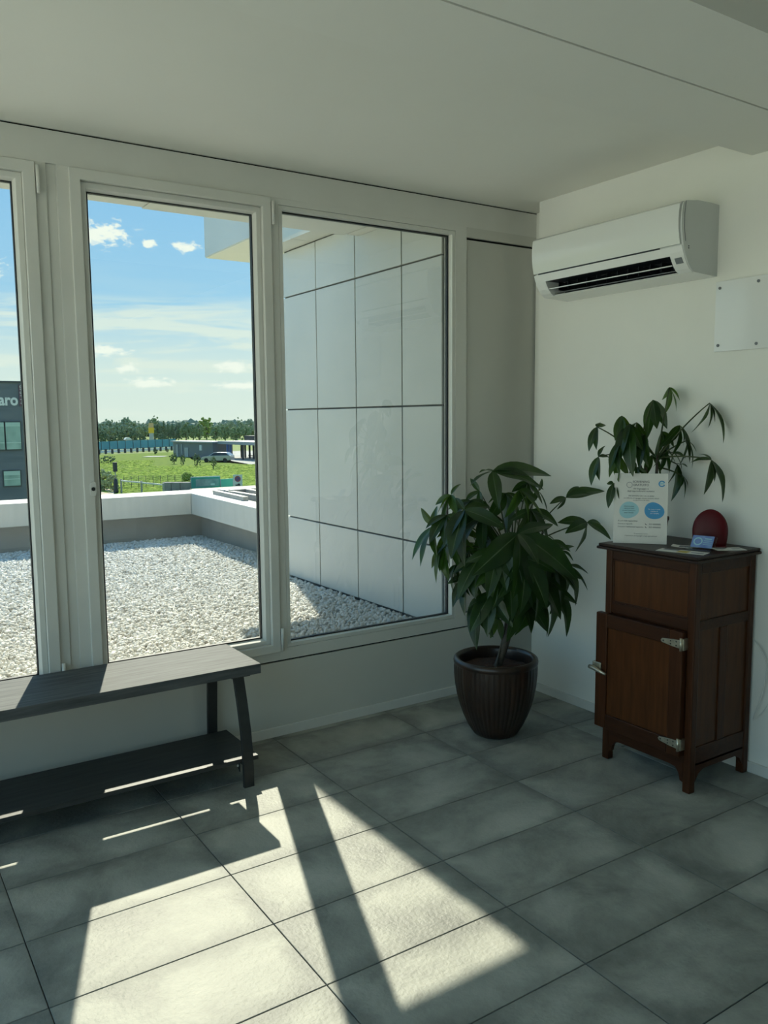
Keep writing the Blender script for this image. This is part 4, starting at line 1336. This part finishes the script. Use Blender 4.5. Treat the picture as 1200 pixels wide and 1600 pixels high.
def foliage_mat(name, c1, c2):
    return procedural(name, c1, c2, 1.3, 0.85, spec=0.15, lo=0.3, hi=0.7, detail=6, coord='pos')


M['f_dark'] = foliage_mat('foliage_dark', (0.10, 0.14, 0.085), (0.15, 0.20, 0.11))  # dark, mid and pale tree greens have distance haze put into them
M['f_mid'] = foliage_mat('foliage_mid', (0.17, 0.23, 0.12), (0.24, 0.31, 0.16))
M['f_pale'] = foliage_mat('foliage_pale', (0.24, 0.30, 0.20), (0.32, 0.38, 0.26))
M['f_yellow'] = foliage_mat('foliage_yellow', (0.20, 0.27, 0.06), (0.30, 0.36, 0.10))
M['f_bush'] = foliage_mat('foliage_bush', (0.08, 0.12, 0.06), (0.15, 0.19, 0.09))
M['trunk'] = procedural('far_bark', (0.09, 0.075, 0.055), (0.13, 0.11, 0.08), 5, 0.9)


def tree(name, base, hgt, wid, mat, label, group=None, cat='tree', shape='round', n=170, trunk=0.18):
    base = Vector(base)
    T = empty(name, tuple(base), label, cat, group)
    u = RNG.normal(size=(n, 3))
    u /= np.linalg.norm(u, axis=1)[:, None]
    r = RNG.uniform(0.35, 1.0, n) ** 0.5
    P = u * r[:, None]
    z0 = hgt * trunk
    ch = (hgt - z0) / 2
    if shape == 'cone':
        v = RNG.uniform(0, 1, n)
        wv = (1 - v) * 0.95 + 0.05
        a_ = RNG.uniform(0, 2 * math.pi, n)
        rr_ = np.sqrt(RNG.uniform(0.2, 1, n))
        P = np.stack([np.cos(a_) * rr_ * wv * wid / 2, np.sin(a_) * rr_ * wv * wid / 2, z0 + v * (hgt - z0)], -1)
    else:
        wob_ = 1 + 0.28 * np.sin(3.1 * np.arctan2(u[:, 1], u[:, 0]) + base.x) * np.cos(2.3 * u[:, 2] + base.y)
        P = np.stack([P[:, 0] * wid / 2 * wob_, P[:, 1] * wid / 2 * wob_, z0 + ch + P[:, 2] * ch * wob_ * 0.95], -1)
    P = P + np.array(base)
    s = RNG.uniform(0.06, 0.13, n) * min(wid, hgt)
    lumps('crown', P, np.stack([s, s * 0.9, s * 0.75], -1), mat, T, (0, 0, 0), 0.3, False)
    MB().tube([base, base + Vector((0.02 * hgt, 0, hgt * 0.3)), base + Vector((0, 0, hgt * 0.6))], [0.035 * hgt, 0.028 * hgt, 0.012 * hgt], 7).build('trunk', M['trunk'], T)
    return T


def far(px, D, top, wpx, mat, label, group=None, shape='round', name='tree', n=170):
    d = ray(px, 690)
    k = D / math.hypot(d.x, d.y)
    base = Vector((CAM.x + d.x * k, CAM.y + d.y * k, EZ))
    s = D / FPX * 0.93
    hgt = (CAM.z - EZ) + (659 - top) * s
    tree(name, base, hgt, wpx * s, mat, label, group, 'tree', shape, n, 0.12)


PALE, DARK, MIDL, RIGHT_G = 'pale trees at the far left', 'dark low trees behind the blue fence', 'conifers right of the yellow totem', 'trees behind the grey canopy'
ORD = ('leftmost', 'second from the left', 'third from the left', 'fourth from the left', 'fifth from the left', 'sixth from the left')
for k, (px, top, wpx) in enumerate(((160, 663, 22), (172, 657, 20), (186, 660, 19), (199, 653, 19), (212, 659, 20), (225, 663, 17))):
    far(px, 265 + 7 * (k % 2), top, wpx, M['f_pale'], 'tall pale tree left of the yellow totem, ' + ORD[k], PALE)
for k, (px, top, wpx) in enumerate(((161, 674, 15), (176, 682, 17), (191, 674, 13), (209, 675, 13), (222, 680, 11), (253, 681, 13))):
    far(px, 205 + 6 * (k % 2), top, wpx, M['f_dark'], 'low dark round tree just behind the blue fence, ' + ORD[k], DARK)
far(242, 255, 653, 19, M['f_mid'], 'tall green tree directly right of the yellow totem')
far(247, 225, 664, 16, M['f_dark'], 'dark green tree in front of the tall tree by the yellow totem')
for k, (px, top, wpx) in enumerate(((257, 660, 10), (263, 664, 11), (270, 665, 12), (279, 668, 12))):
    far(px, 235 + 6 * (k % 2), top, wpx, M['f_dark'], 'dark pointed conifer right of the yellow totem, ' + ORD[k], MIDL, 'cone', 'conifer')
for k, (px, top, wpx) in enumerate(((291, 663, 18), (302, 667, 15), (311, 664, 16))):
    far(px, 235 + 7 * (k % 2), top, wpx, M['f_mid'], 'broadleaf tree between the conifers and the yellowish tree, ' + ORD[k], 'trees behind the grey kiosk')
far(323, 255, 656, 22, M['f_yellow'], 'yellowish-green round tree standing above the tree line')
for k, (px, top, wpx) in enumerate(((337, 668, 17), (352, 667, 18), (368, 669, 18), (384, 669, 18), (398, 670, 18))):
    far(px, 222 + 7 * (k % 2), top, wpx, M['f_mid'], 'low green tree in the row behind the grey canopy, ' + ORD[k], RIGHT_G)
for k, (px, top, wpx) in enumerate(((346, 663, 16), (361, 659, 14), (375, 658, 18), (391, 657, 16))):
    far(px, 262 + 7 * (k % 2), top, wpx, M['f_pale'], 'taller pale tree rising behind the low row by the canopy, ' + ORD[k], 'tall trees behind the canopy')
# closed woodland on the horizon
nw = 2600
wa = RNG.uniform(-0.25, 0.75, nw)
wd_ = RNG.uniform(310, 335, nw)
whz = 4.3 + 0.5 * np.sin(wa * 60) + 0.5 * np.sin(wa * 143 + 1)
wz = EZ + RNG.uniform(0, 1, nw) * whz
wc = np.stack([CAM.x + np.sin(wa) * wd_, CAM.y + np.cos(wa) * wd_, wz], -1)
ws = RNG.uniform(0.8, 1.7, nw)
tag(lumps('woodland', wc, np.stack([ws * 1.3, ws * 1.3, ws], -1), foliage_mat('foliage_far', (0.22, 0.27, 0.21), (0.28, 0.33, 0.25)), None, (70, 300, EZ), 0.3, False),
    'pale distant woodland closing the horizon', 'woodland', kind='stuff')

# grass tufts standing in the meadow
ng = 9500
ga, gd = RNG.uniform(0.17, 0.50, ng), RNG.uniform(70, 126, ng)
gd = np.where(ga > 0.31, 70 + (gd - 70) * 0.68, gd)
gx_, gy_ = CAM.x + np.sin(ga) * gd, CAM.y + np.cos(ga) * gd
rr2 = RNG.uniform(0.10, 0.30, ng)
m = principled('grass_tuft', (0.12, 0.2, 0.02), 0.9, spec=0.1)
t = NT(m.node_tree)
t.l(t.ramp(t.n('ShaderNodeNewGeometry').outputs['Random Per Island'], [(0.0, (0.14, 0.24, 0.018)), (0.6, (0.20, 0.31, 0.028)), (1.0, (0.34, 0.42, 0.06))]), m.node_tree.nodes['Principled BSDF'].inputs['Base Color'])
tag(lumps('grass', np.stack([gx_, gy_, np.full(ng, EZ + 0.005)], -1), np.stack([rr2 * 1.0, rr2 * 1.0, rr2 * 1.0], -1), m, None, (28, 85, EZ), 0.3, False, 0.22),
    'uneven tufts of grass covering the meadow', 'grass', kind='stuff')

# yellow totem, roofs at the tree line
M['totem_yellow'] = principled('totem_yellow', (0.80, 0.52, 0.03), 0.6)
M['totem_orange'] = principled('totem_orange', (0.62, 0.42, 0.22), 0.6)
M['totem_grey'] = principled('totem_grey', (0.42, 0.44, 0.44), 0.6)
d = ray(237, 690)
k = 190 / math.hypot(d.x, d.y)
tb = Vector((CAM.x + d.x * k, CAM.y + d.y * k, EZ))
TO = empty('totem_sign', tuple(tb), 'tall totem sign with a yellow panel in front of the far trees', 'sign')
MB().box(tb.x - .45, tb.x + .45, tb.y - .2, tb.y + .2, EZ, EZ + 3.0).build('post', M['totem_grey'], TO)
MB().box(tb.x - .55, tb.x + .55, tb.y - .25, tb.y + .25, EZ + 3.0, EZ + 4.2).build('yellow_panel', M['totem_yellow'], TO)
MB().box(tb.x - .5, tb.x + .5, tb.y - .2, tb.y + .2, EZ + 4.2, EZ + 5.2).build('upper_panel', M['totem_orange'], TO)
M['house_white'] = principled('house_white', (0.75, 0.76, 0.74), 0.8)
d = ray(200, 690)
k = 178 / math.hypot(d.x, d.y)
hb = Vector((CAM.x + d.x * k, CAM.y + d.y * k, EZ))
HS = empty('shed', tuple(hb), 'small white shed roof showing between the dark far trees', 'shed')
MB().box(hb.x - .55, hb.x + .55, hb.y - .5, hb.y + .5, EZ, EZ + 1.9).build('wall', M['render'], HS)
MB().prism([(hb.x - .75, EZ + 1.9), (hb.x + .75, EZ + 1.9), (hb.x + 0.1, EZ + 2.35), (hb.x - 0.4, EZ + 2.35)], 'y', hb.y - .6, hb.y + .6).build('roof', M['house_white'], HS)

# blue fence along the lane: panels and posts, low white railing before it
M['fence_blue'] = procedural('blue_fence', (0.055, 0.25, 0.34), (0.075, 0.31, 0.40), 0.8, 0.5, stretch=(1, 1, 0.1))
M['dark_post'] = principled('dark_post', (0.03, 0.035, 0.045), 0.6)
FA, FB = Vector((24.0, 141.5, EZ)), Vector((53.5, 158.7, EZ))
fd = (FB - FA).normalized()
FE = empty('metal_fence', tuple((FA + FB) / 2), 'long blue sheet-metal fence behind the lane', 'fence')
NFP = 17
for i in range(NFP):
    a_, b_ = FA + fd * (i * 2.0 + 0.04), FA + fd * (i * 2.0 + 1.96)
    MB().bar(a_ + Vector((0, 0, 1.30)), b_ + Vector((0, 0, 1.30)), 0.05, 1.55).build('fence_panel', M['fence_blue'], FE)
for i in range(NFP + 1):
    p = FA + fd * (i * 2.0)
    MB().obox(p + Vector((0, 0, 1.08)), fd * 0.05, (0.03, -0.05, 0), (0, 0, 1.08)).build('post', M['dark_post'], FE)
RA, RB_ = Vector((23.5, 137.5, EZ)), Vector((52.0, 153.0, EZ))
rd = (RB_ - RA).normalized()
RW = empty('white_railing', tuple((RA + RB_) / 2), 'low white railing with dark posts along the lane before the blue fence', 'railing')
MB().bar(RA + Vector((0, 0, 0.42)), RB_ + Vector((0, 0, 0.42)), 0.12, 0.42).build('rail', M['house_white'], RW)
for i in range(22):
    p = RA + rd * (i * 1.5 + 0.3) + Vector((0.05, -0.12, 0))
    MB().obox(p + Vector((0, 0, 0.42)), rd * 0.22, (0.03, -0.05, 0), (0, 0, 0.42)).build('post', M['dark_post'], RW)

# grey kiosk with a flat roof, canopy on columns beside it
M['kiosk'] = procedural('grey_cladding', (0.15, 0.175, 0.20), (0.19, 0.215, 0.235), 1.0, 0.6)
M['kiosk_roof'] = principled('kiosk_roof', (0.34, 0.37, 0.40), 0.6)
M['canopy_dark'] = principled('canopy_dark', (0.045, 0.05, 0.055), 0.6)
M['col_blue'] = principled('column_blue', (0.05, 0.16, 0.42), 0.5)
k0 = gp(271, 713)
kd = (gp(333, 716) - k0).normalized()
kn = Vector((-kd.y, kd.x, 0))
KI = empty('kiosk', tuple(k0 + kd * 3), 'low grey flat-roofed kiosk at the edge of the meadow', 'kiosk')
KL = (gp(333, 716) - k0).length
MB().obox(k0 + kd * KL / 2 + kn * 1.8 + Vector((0, 0, 1.15)), kd * KL / 2, kn * 1.8, (0, 0, 1.15)).build('wall', M['kiosk'], KI)
MB().obox(k0 + kd * KL / 2 + kn * 1.8 + Vector((0, 0, 2.38)), kd * (KL / 2 + .25), kn * 2.05, (0, 0, 0.10)).build('roof', M['kiosk_roof'], KI)
for (u, wd, h0, h1, mt, nm) in ((0.12, .25, 0.0, 1.9, 'kiosk_roof', 'door'), (0.24, .12, 0.0, 2.0, 'kiosk_roof', 'downpipe'), (0.36, .5, 0.0, 1.45, 'totem_grey', 'meter_box'), (0.72, .3, 1.1, 1.95, 'house_white', 'notice')):
    MB().obox(k0 + kd * KL * u - kn * 0.06 + Vector((0, 0, (h0 + h1) / 2)), kd * wd, kn * 0.08, (0, 0, (h1 - h0) / 2)).build(nm, M[mt], KI)
c0 = gp(337.5, 716) + kn * 1.0
cd_ = (gp(425, 722) + kn * 1.0 - c0).normalized()
cn = Vector((-cd_.y, cd_.x, 0))
CA = empty('canopy', tuple(c0 + cd_ * 5), 'flat grey canopy on blue and dark columns beside the kiosk', 'canopy')
MB().obox(c0 + cd_ * 6.5 + cn * 2 + Vector((0, 0, 2.36)), cd_ * 6.5, cn * 2.6, (0, 0, 0.22)).build('roof', M['kiosk_roof'], CA)
MB().obox(c0 + cd_ * 6.0 + cn * 7 + Vector((0, 0, 2.9)), cd_ * 8.5, cn * 1.6, (0, 0, 0.36)).build('upper_roof', M['canopy_dark'], CA)
for (u, v, mt) in ((2.9, -.5, 'col_blue'), (3.25, -.2, 'col_blue'), (4.2, 2.5, 'dark_post'), (5.0, 3.2, 'dark_post'), (5.9, 2.2, 'dark_post'), (6.7, 3, 'dark_post'), (7.4, -.4, 'dark_post'), (0.8, 3, 'dark_post'), (1.6, 3.2, 'dark_post')):
    MB().obox(c0 + cd_ * u + cn * v + Vector((0, 0, 1.08)), cd_ * 0.11, cn * 0.11, (0, 0, 1.08)).build('column', M[mt], CA)
MB().obox(c0 + cd_ * 6.4 + cn * 2.4 + Vector((0, 0, 0.42)), cd_ * 2.4, cn * 0.05, (0, 0, 0.05)).build('barrier_rail', M['dark_post'], CA)

# parked silver estate car
M['car_paint'] = principled('silver_paint', (0.42, 0.44, 0.46), 0.3, 0.5, coat=0.5)
M['car_glass'] = principled('car_glass', (0.02, 0.025, 0.03), 0.1)
M['tyre'] = principled('tyre', (0.02, 0.02, 0.022), 0.8)
ca, cb = gp(313.5, 722.5), gp(360.5, 722.5)
cdv = (cb - ca).normalized()
cnv = Vector((-cdv.y, cdv.x, 0))
cL = (cb - ca).length
ks = cL / 4.6
CR = empty('car', tuple((ca + cb) / 2), 'silver estate car parked beside the kiosk', 'car')


def carpoly(mb, poly, hw, inset=None):
    vs = []
    for s_ in (-1, 1):
        for i, (x, z) in enumerate(poly):
            h_ = hw if inset is None else inset(z)
            vs.append(ca + cdv * (x * ks) + cnv * (s_ * h_ * ks + 0.9 * ks) + Vector((0, 0, z * ks)))
    n_ = len(poly)
    mb.add(vs, [tuple(range(n_)), tuple(range(2 * n_ - 1, n_ - 1, -1))] + [(i, i + n_, (i + 1) % n_ + n_, (i + 1) % n_) for i in range(n_)])
    return mb


carpoly(MB(), [(0.0, 0.35), (0.02, 0.62), (0.25, 0.80), (1.25, 0.95), (4.55, 1.02), (4.6, 0.75), (4.58, 0.32), (3.9, 0.25), (0.6, 0.25)], 0.88).build('body', M['car_paint'], CR, bevel=0.03)
carpoly(MB(), [(1.15, 0.93), (1.95, 1.40), (2.5, 1.47), (3.9, 1.45), (4.52, 1.0)], 0.8, lambda z: 0.86 - (z - 0.93) * 0.28).build('cabin', M['car_paint'], CR, bevel=0.02)
carpoly(MB(), [(1.42, 0.99), (2.0, 1.36), (2.52, 1.40), (3.8, 1.38), (4.25, 1.03)], 0.87, lambda z: 0.875 - (z - 0.93) * 0.28).build('side_window', M['car_glass'], CR)
for x in (0.85, 3.72):
    for s_ in (-1, 1):
        c_ = ca + cdv * x * ks + cnv * (0.9 + s_ * 0.80) * ks + Vector((0, 0, 0.32 * ks))
        wv = [c_ + cnv * (t_ * 0.10 * ks) + (cdv * math.cos(k * math.pi / 8) + Vector((0, 0, 1)) * math.sin(k * math.pi / 8)) * 0.32 * ks for t_ in (-1, 1) for k in range(16)]
        MB().add(wv, [tuple(range(16)), tuple(range(31, 15, -1))] + [(k, 16 + k, 16 + (k + 1) % 16, (k + 1) % 16) for k in range(16)]).build('wheel', M['tyre'], CR)

# shrubs in the meadow
for (px, py, top, wpx, lab) in ((243.5, 709.5, 701, 7, 'small round shrub at the far edge of the meadow, left one'), (262, 707, 701, 4, 'tiny dark shrub near the fence end'),
                                (272, 725, 707, 11, 'leftmost shrub of the four in front of the kiosk'), (286, 727, 708, 9, 'second shrub from the left in front of the kiosk'),
                                (307.5, 729, 708, 12, 'tallest shrub standing left of the parked car'), (333.5, 733, 711, 9, 'shrub standing in front of the parked car'),
                                (169, 724, 712, 24, 'dark bush at the left end of the meadow')):
    b_ = gp(px, py)
    D = (b_ - CAM).dot(FWD)
    tree('shrub', b_, (py - top) * D / FPX, wpx * D / FPX, M['f_dark'] if px < 200 else M['f_bush'], lab, 'shrubs in the meadow', 'shrub', 'round', 90, 0.05)
for (px, py, top, wpx, lab) in ((163, 766, 733, 26, 'pale leafy bush by the near post, leftmost'), (178, 768, 740, 16, 'pale leafy bush close behind the dark post'),
                                (292, 752, 738, 16, 'bright green bush behind the stone blocks')):
    b_ = gp(px, py)
    D = (b_ - CAM).dot(FWD)
    tree('bush', b_, (py - top) * D / FPX, wpx * D / FPX, foliage_mat('foliage_reed', (0.26, 0.30, 0.13), (0.40, 0.44, 0.24)) if px < 200 else M['f_yellow'], lab, 'bushes along the near edge', 'bush', 'round', 160, 0.0)

# near edge: lamp post, barrier, mesh fence, stone blocks, banners, no-stopping sign
pb = gp(181.5, 770)
PO = empty('lamp_post', tuple(pb), 'short post with a black box lamp at the near edge of the meadow', 'post')
MB().lathe([(0.20, 0), (0.17, 0.15), (0.13, 1.05), (0.05, 1.15)], 14, pb).build('base', M['dark_post'], PO)
MB().tube([pb + Vector((0, 0, 1.1)), pb + Vector((0, 0, 1.75))], 0.04, 8).build('stem', M['galv'], PO)
MB().box(pb.x - .15, pb.x + .15, pb.y - .12, pb.y + .12, EZ + 1.7, EZ + 2.45).build('lamp_box', M['dark_post'], PO, bevel=0.02)
q0, q1 = gp(190, 770), gp(256, 778)
BR = empty('barrier', tuple(q0), 'pale wooden barrier rail running towards the building', 'barrier')
MB().bar(q0 + Vector((0, 0, 0.98)), q1 + Vector((0, 0, 0.98)), 0.08, 0.10).build('rail', M['house_white'], BR)
for u in (0, 0.5, 1):
    p = q0.lerp(q1, u)
    MB().obox(p + Vector((0, 0, 0.55)), (0.06, 0, 0), (0, 0.06, 0), (0, 0, 0.55)).build('post', M['galv'], BR)
ma, mbb = gp(194, 762), gp(285, 760)
MF = empty('mesh_fence', tuple(ma), 'thin green wire-mesh fence behind the barrier', 'fence')
md = (mbb - ma)
for i in range(9):
    MB().tube([ma + md * i / 8, ma + md * i / 8 + Vector((0, 0, 1.0))], 0.022, 6).build('post', M['dark_post'], MF)
M['wire'] = principled('green_wire', (0.10, 0.16, 0.11), 0.6)
mb = MB()
for i in range(10):
    mb.bar(ma + Vector((0, 0, 0.1 * (i + 1))), mbb + Vector((0, 0, 0.1 * (i + 1))), 0.008, 0.008)
for i in range(60):
    p = ma + md * i / 59
    mb.bar(p, p + Vector((0, 0, 1.0)), 0.008, 0.008)
tag(mb.build('wire_mesh', M['wire'], MF), kind='stuff')
M['stone'] = procedural('stone_block', (0.25, 0.23, 0.22), (0.34, 0.32, 0.30), 3, 0.9)
sa, sb_ = gp(256, 768), gp(298, 768)
sdv = (sb_ - sa)
for i, lab in enumerate(('leftmost grey concrete block in the low row', 'middle grey concrete block in the low row', 'right grey concrete block beside the green banner')):
    c_ = sa + sdv * ((i + 0.5) / 3) + Vector((0, 0, 0.38))
    o = MB().obox(c_, sdv / 6 * 0.96, Vector((-sdv.y, sdv.x, 0)).normalized() * 0.35, (0, 0, 0.38)).build('concrete_block', M['stone'], None, (c_.x, c_.y, EZ), bevel=0.04)
    tag(o, lab, 'block', 'concrete blocks at the meadow edge')
M['teal'] = procedural('teal_banner', (0.02, 0.27, 0.23), (0.05, 0.38, 0.33), 1.5, 0.6)
M['banner_photo'] = procedural('banner_photo', (0.20, 0.28, 0.29), (0.42, 0.46, 0.46), 2.2, 0.6)
M['teal_light'] = principled('teal_light', (0.10, 0.55, 0.43), 0.6)
for (pa, pb_, lab, mt) in ((299, 344, 'large teal printed banner on the meadow edge', 'teal'), (345, 364, 'small light teal banner left of the no-stopping sign', 'teal_light')):
    a_, b_ = gp(pa, 768), gp(pb_, 766)
    u = b_ - a_
    nn = Vector((-u.y, u.x, 0)).normalized()
    B = empty('banner', tuple((a_ + b_) / 2), lab, 'banner', 'banners at the meadow edge')
    hh = 1.12 if pa < 340 else 0.92
    MB().obox((a_ + b_) / 2 + Vector((0, 0, hh / 2)), u / 2, nn * 0.03, (0, 0, hh / 2)).build('sheet', M[mt], B)
    MB().bar(a_ + Vector((0, 0, hh + .03)), b_ + Vector((0, 0, hh + .03)), 0.07, 0.07).build('top_rail', M['house_white' if pa < 340 else 'teal_light'], B)
    for p in (a_, b_):
        MB().tube([p, p + Vector((0, 0, hh + .05))], 0.04, 8).build('post', M['galv'], B)
    if pa < 340:
        MB().obox(a_.lerp(b_, 0.56) - nn * 0.035 + Vector((0, 0, 0.68)), u * 0.40, nn * 0.008, (0, 0, 0.30)).build('printed_picture', M['banner_photo'], B)
        MB().obox(a_.lerp(b_, 0.74) - nn * 0.05 + Vector((0, 0, 0.52)), u * 0.07, nn * 0.006, (0, 0, 0.07)).build('printed_title', M['house_white'], B)
nb = gp(372, 768)
nu = Vector((RIGHT.x, RIGHT.y, 0)).normalized()
nv = Vector((-FWD.x, -FWD.y, 0)).normalized()
NS_ = empty('no_stopping_sign', tuple(nb), 'white rectangular no-stopping sign with a tow-truck mark', 'sign')
MB().tube([nb, nb + Vector((0, 0, 0.4))], 0.04, 8).build('post', M['galv'], NS_)
MB().obox(nb + Vector((0, 0, 0.82)), nu * 0.37, nv * 0.02, (0, 0, 0.54)).build('plate', M['house_white'], NS_)
M['sign_blue'] = principled('sign_blue', (0.06, 0.09, 0.28), 0.5)
M['sign_red'] = principled('sign_red', (0.45, 0.05, 0.06), 0.5)


def disc(c, r0, r1, mat, name, y):
    vs = []
    for k in range(28):
        a_ = 2 * math.pi * k / 28
        for r_ in (r0, r1):
            vs.append(c + nv * y + nu * r_ * math.cos(a_) + Vector((0, 0, r_ * math.sin(a_))))
    MB().add(vs, [(2 * k, 2 * k + 1, (2 * k + 3) % 56, (2 * k + 2) % 56) for k in range(28)]).build(name, mat, NS_, fix=False)


sc0 = nb + Vector((0, 0, 1.02))
disc(sc0, 0.0, 0.19, M['sign_blue'], 'blue_disc', 0.024)
disc(sc0, 0.17, 0.24, M['sign_red'], 'red_ring', 0.026)
MB().obox(sc0 + nv * 0.028, (nu + Vector((0, 0, -1))).normalized() * 0.19, nv * 0.001, (nu + Vector((0, 0, 1))).normalized() * 0.03).build('red_bar', M['sign_red'], NS_)
MB().obox(nb + Vector((0, 0, 0.52)) + nv * 0.024, nu * 0.20, nv * 0.002, (0, 0, 0.05)).obox(nb + Vector((0, 0, 0.60)) + nv * 0.024 + nu * 0.08, nu * 0.09, nv * 0.002, (0, 0, 0.05)).build('tow_truck_mark', M['dark_post'], NS_)

# ---- grey office building seen through the left window
M['slate'] = procedural('slate_cladding', (0.105, 0.125, 0.15), (0.145, 0.165, 0.19), 0.9, 0.7, 0, stretch=(0.5, 1, 6))
M['slate_dark'] = principled('slate_frame', (0.045, 0.055, 0.065), 0.6)
M['office_glass'] = procedural('office_glass', (0.12, 0.26, 0.23), (0.32, 0.50, 0.44), 0.9, 0.12, spec=0.8, stretch=(1.4, 1, 1))
M['blind'] = principled('blind', (0.42, 0.56, 0.50), 0.6)
OB = empty('office_building', (0, 42, EZ), 'dark grey office building with white lettering behind the left window', 'building')
OX0, OX1, OY = -9.0, 4.62, 40.0
MB().box(OX0, OX1, OY, OY + 14, EZ, 3.40).build('wall', M['slate'], OB)
MB().box(OX0 - .06, OX1 + .06, OY - .06, OY + 14, 3.40, 3.48).build('roof_edge', M['slate_dark'], OB)
for (x0, x1, z0, z1) in ((3.575, 4.235, 0.20, 1.50), (2.78, 3.50, 0.20, 1.50), (1.1, 1.85, 0.20, 1.50), (0.3, 1.03, 0.20, 1.50), (3.375, 4.11, -1.56, -0.85), (1.6, 2.35, -1.56, -0.85), (-1.3, -.55, .2, 1.5), (-2.1, -1.37, .2, 1.5)):
    wn = MB().box(x0 - .05, x1 + .05, OY - .05, OY + .01, z0 - .05, z1 + .05).build('window', M['slate_dark'], OB)
    MB().box(x0, x1, OY - .06, OY - .045, z0, z1).build('pane', M['office_glass'], wn)
    MB().box(x0, x1, OY - .066, OY - .058, z1 - .20, z1).build('blind', M['blind'], wn)
    MB().box(x0, x1, OY - .066, OY - .058, z0 + .30, z0 + .34).build('transom', M['blind'], wn)
vs, fs = text_mesh('aro', 1.0, 'RIGHT', 0.03)
xm, xM = min(p.x for p in vs), max(p.x for p in vs)
kx = (4.205 - 3.33) / (xM - xm)
ym = min(p.y for p in vs)
yM = max(p.y for p in vs)
kz = 0.40 / (yM - ym)
n0 = len(vs)
tv = [Vector((4.205 + (p.x - xM) * kx, OY - .02, 2.30 + (p.y - ym) * kz)) for p in vs]
mb = MB()
mb.add(tv, fs)
mb.build('facade_lettering', M['house_white'], OB, fix=False)
M['maroon'] = principled('maroon_plate', (0.13, 0.06, 0.09), 0.6)
SGN = MB().box(4.262, 4.50, OY - .05, OY + .0, 2.28, 3.30).build('vertical_sign', M['maroon'], OB)
vs, fs = text_mesh('dal 1948', 1.0, 'LEFT')
xm, xM = min(p.x for p in vs), max(p.x for p in vs)
ym, yM = min(p.y for p in vs), max(p.y for p in vs)
k = 0.96 / (xM - xm)
MB().add([Vector((4.30 + 0.17 - (p.y - ym) / (yM - ym) * 0.17, OY - .056, 2.31 + (p.x - xm) * k)) for p in vs], fs).build('vertical_lettering', M['house_white'], SGN, fix=False)
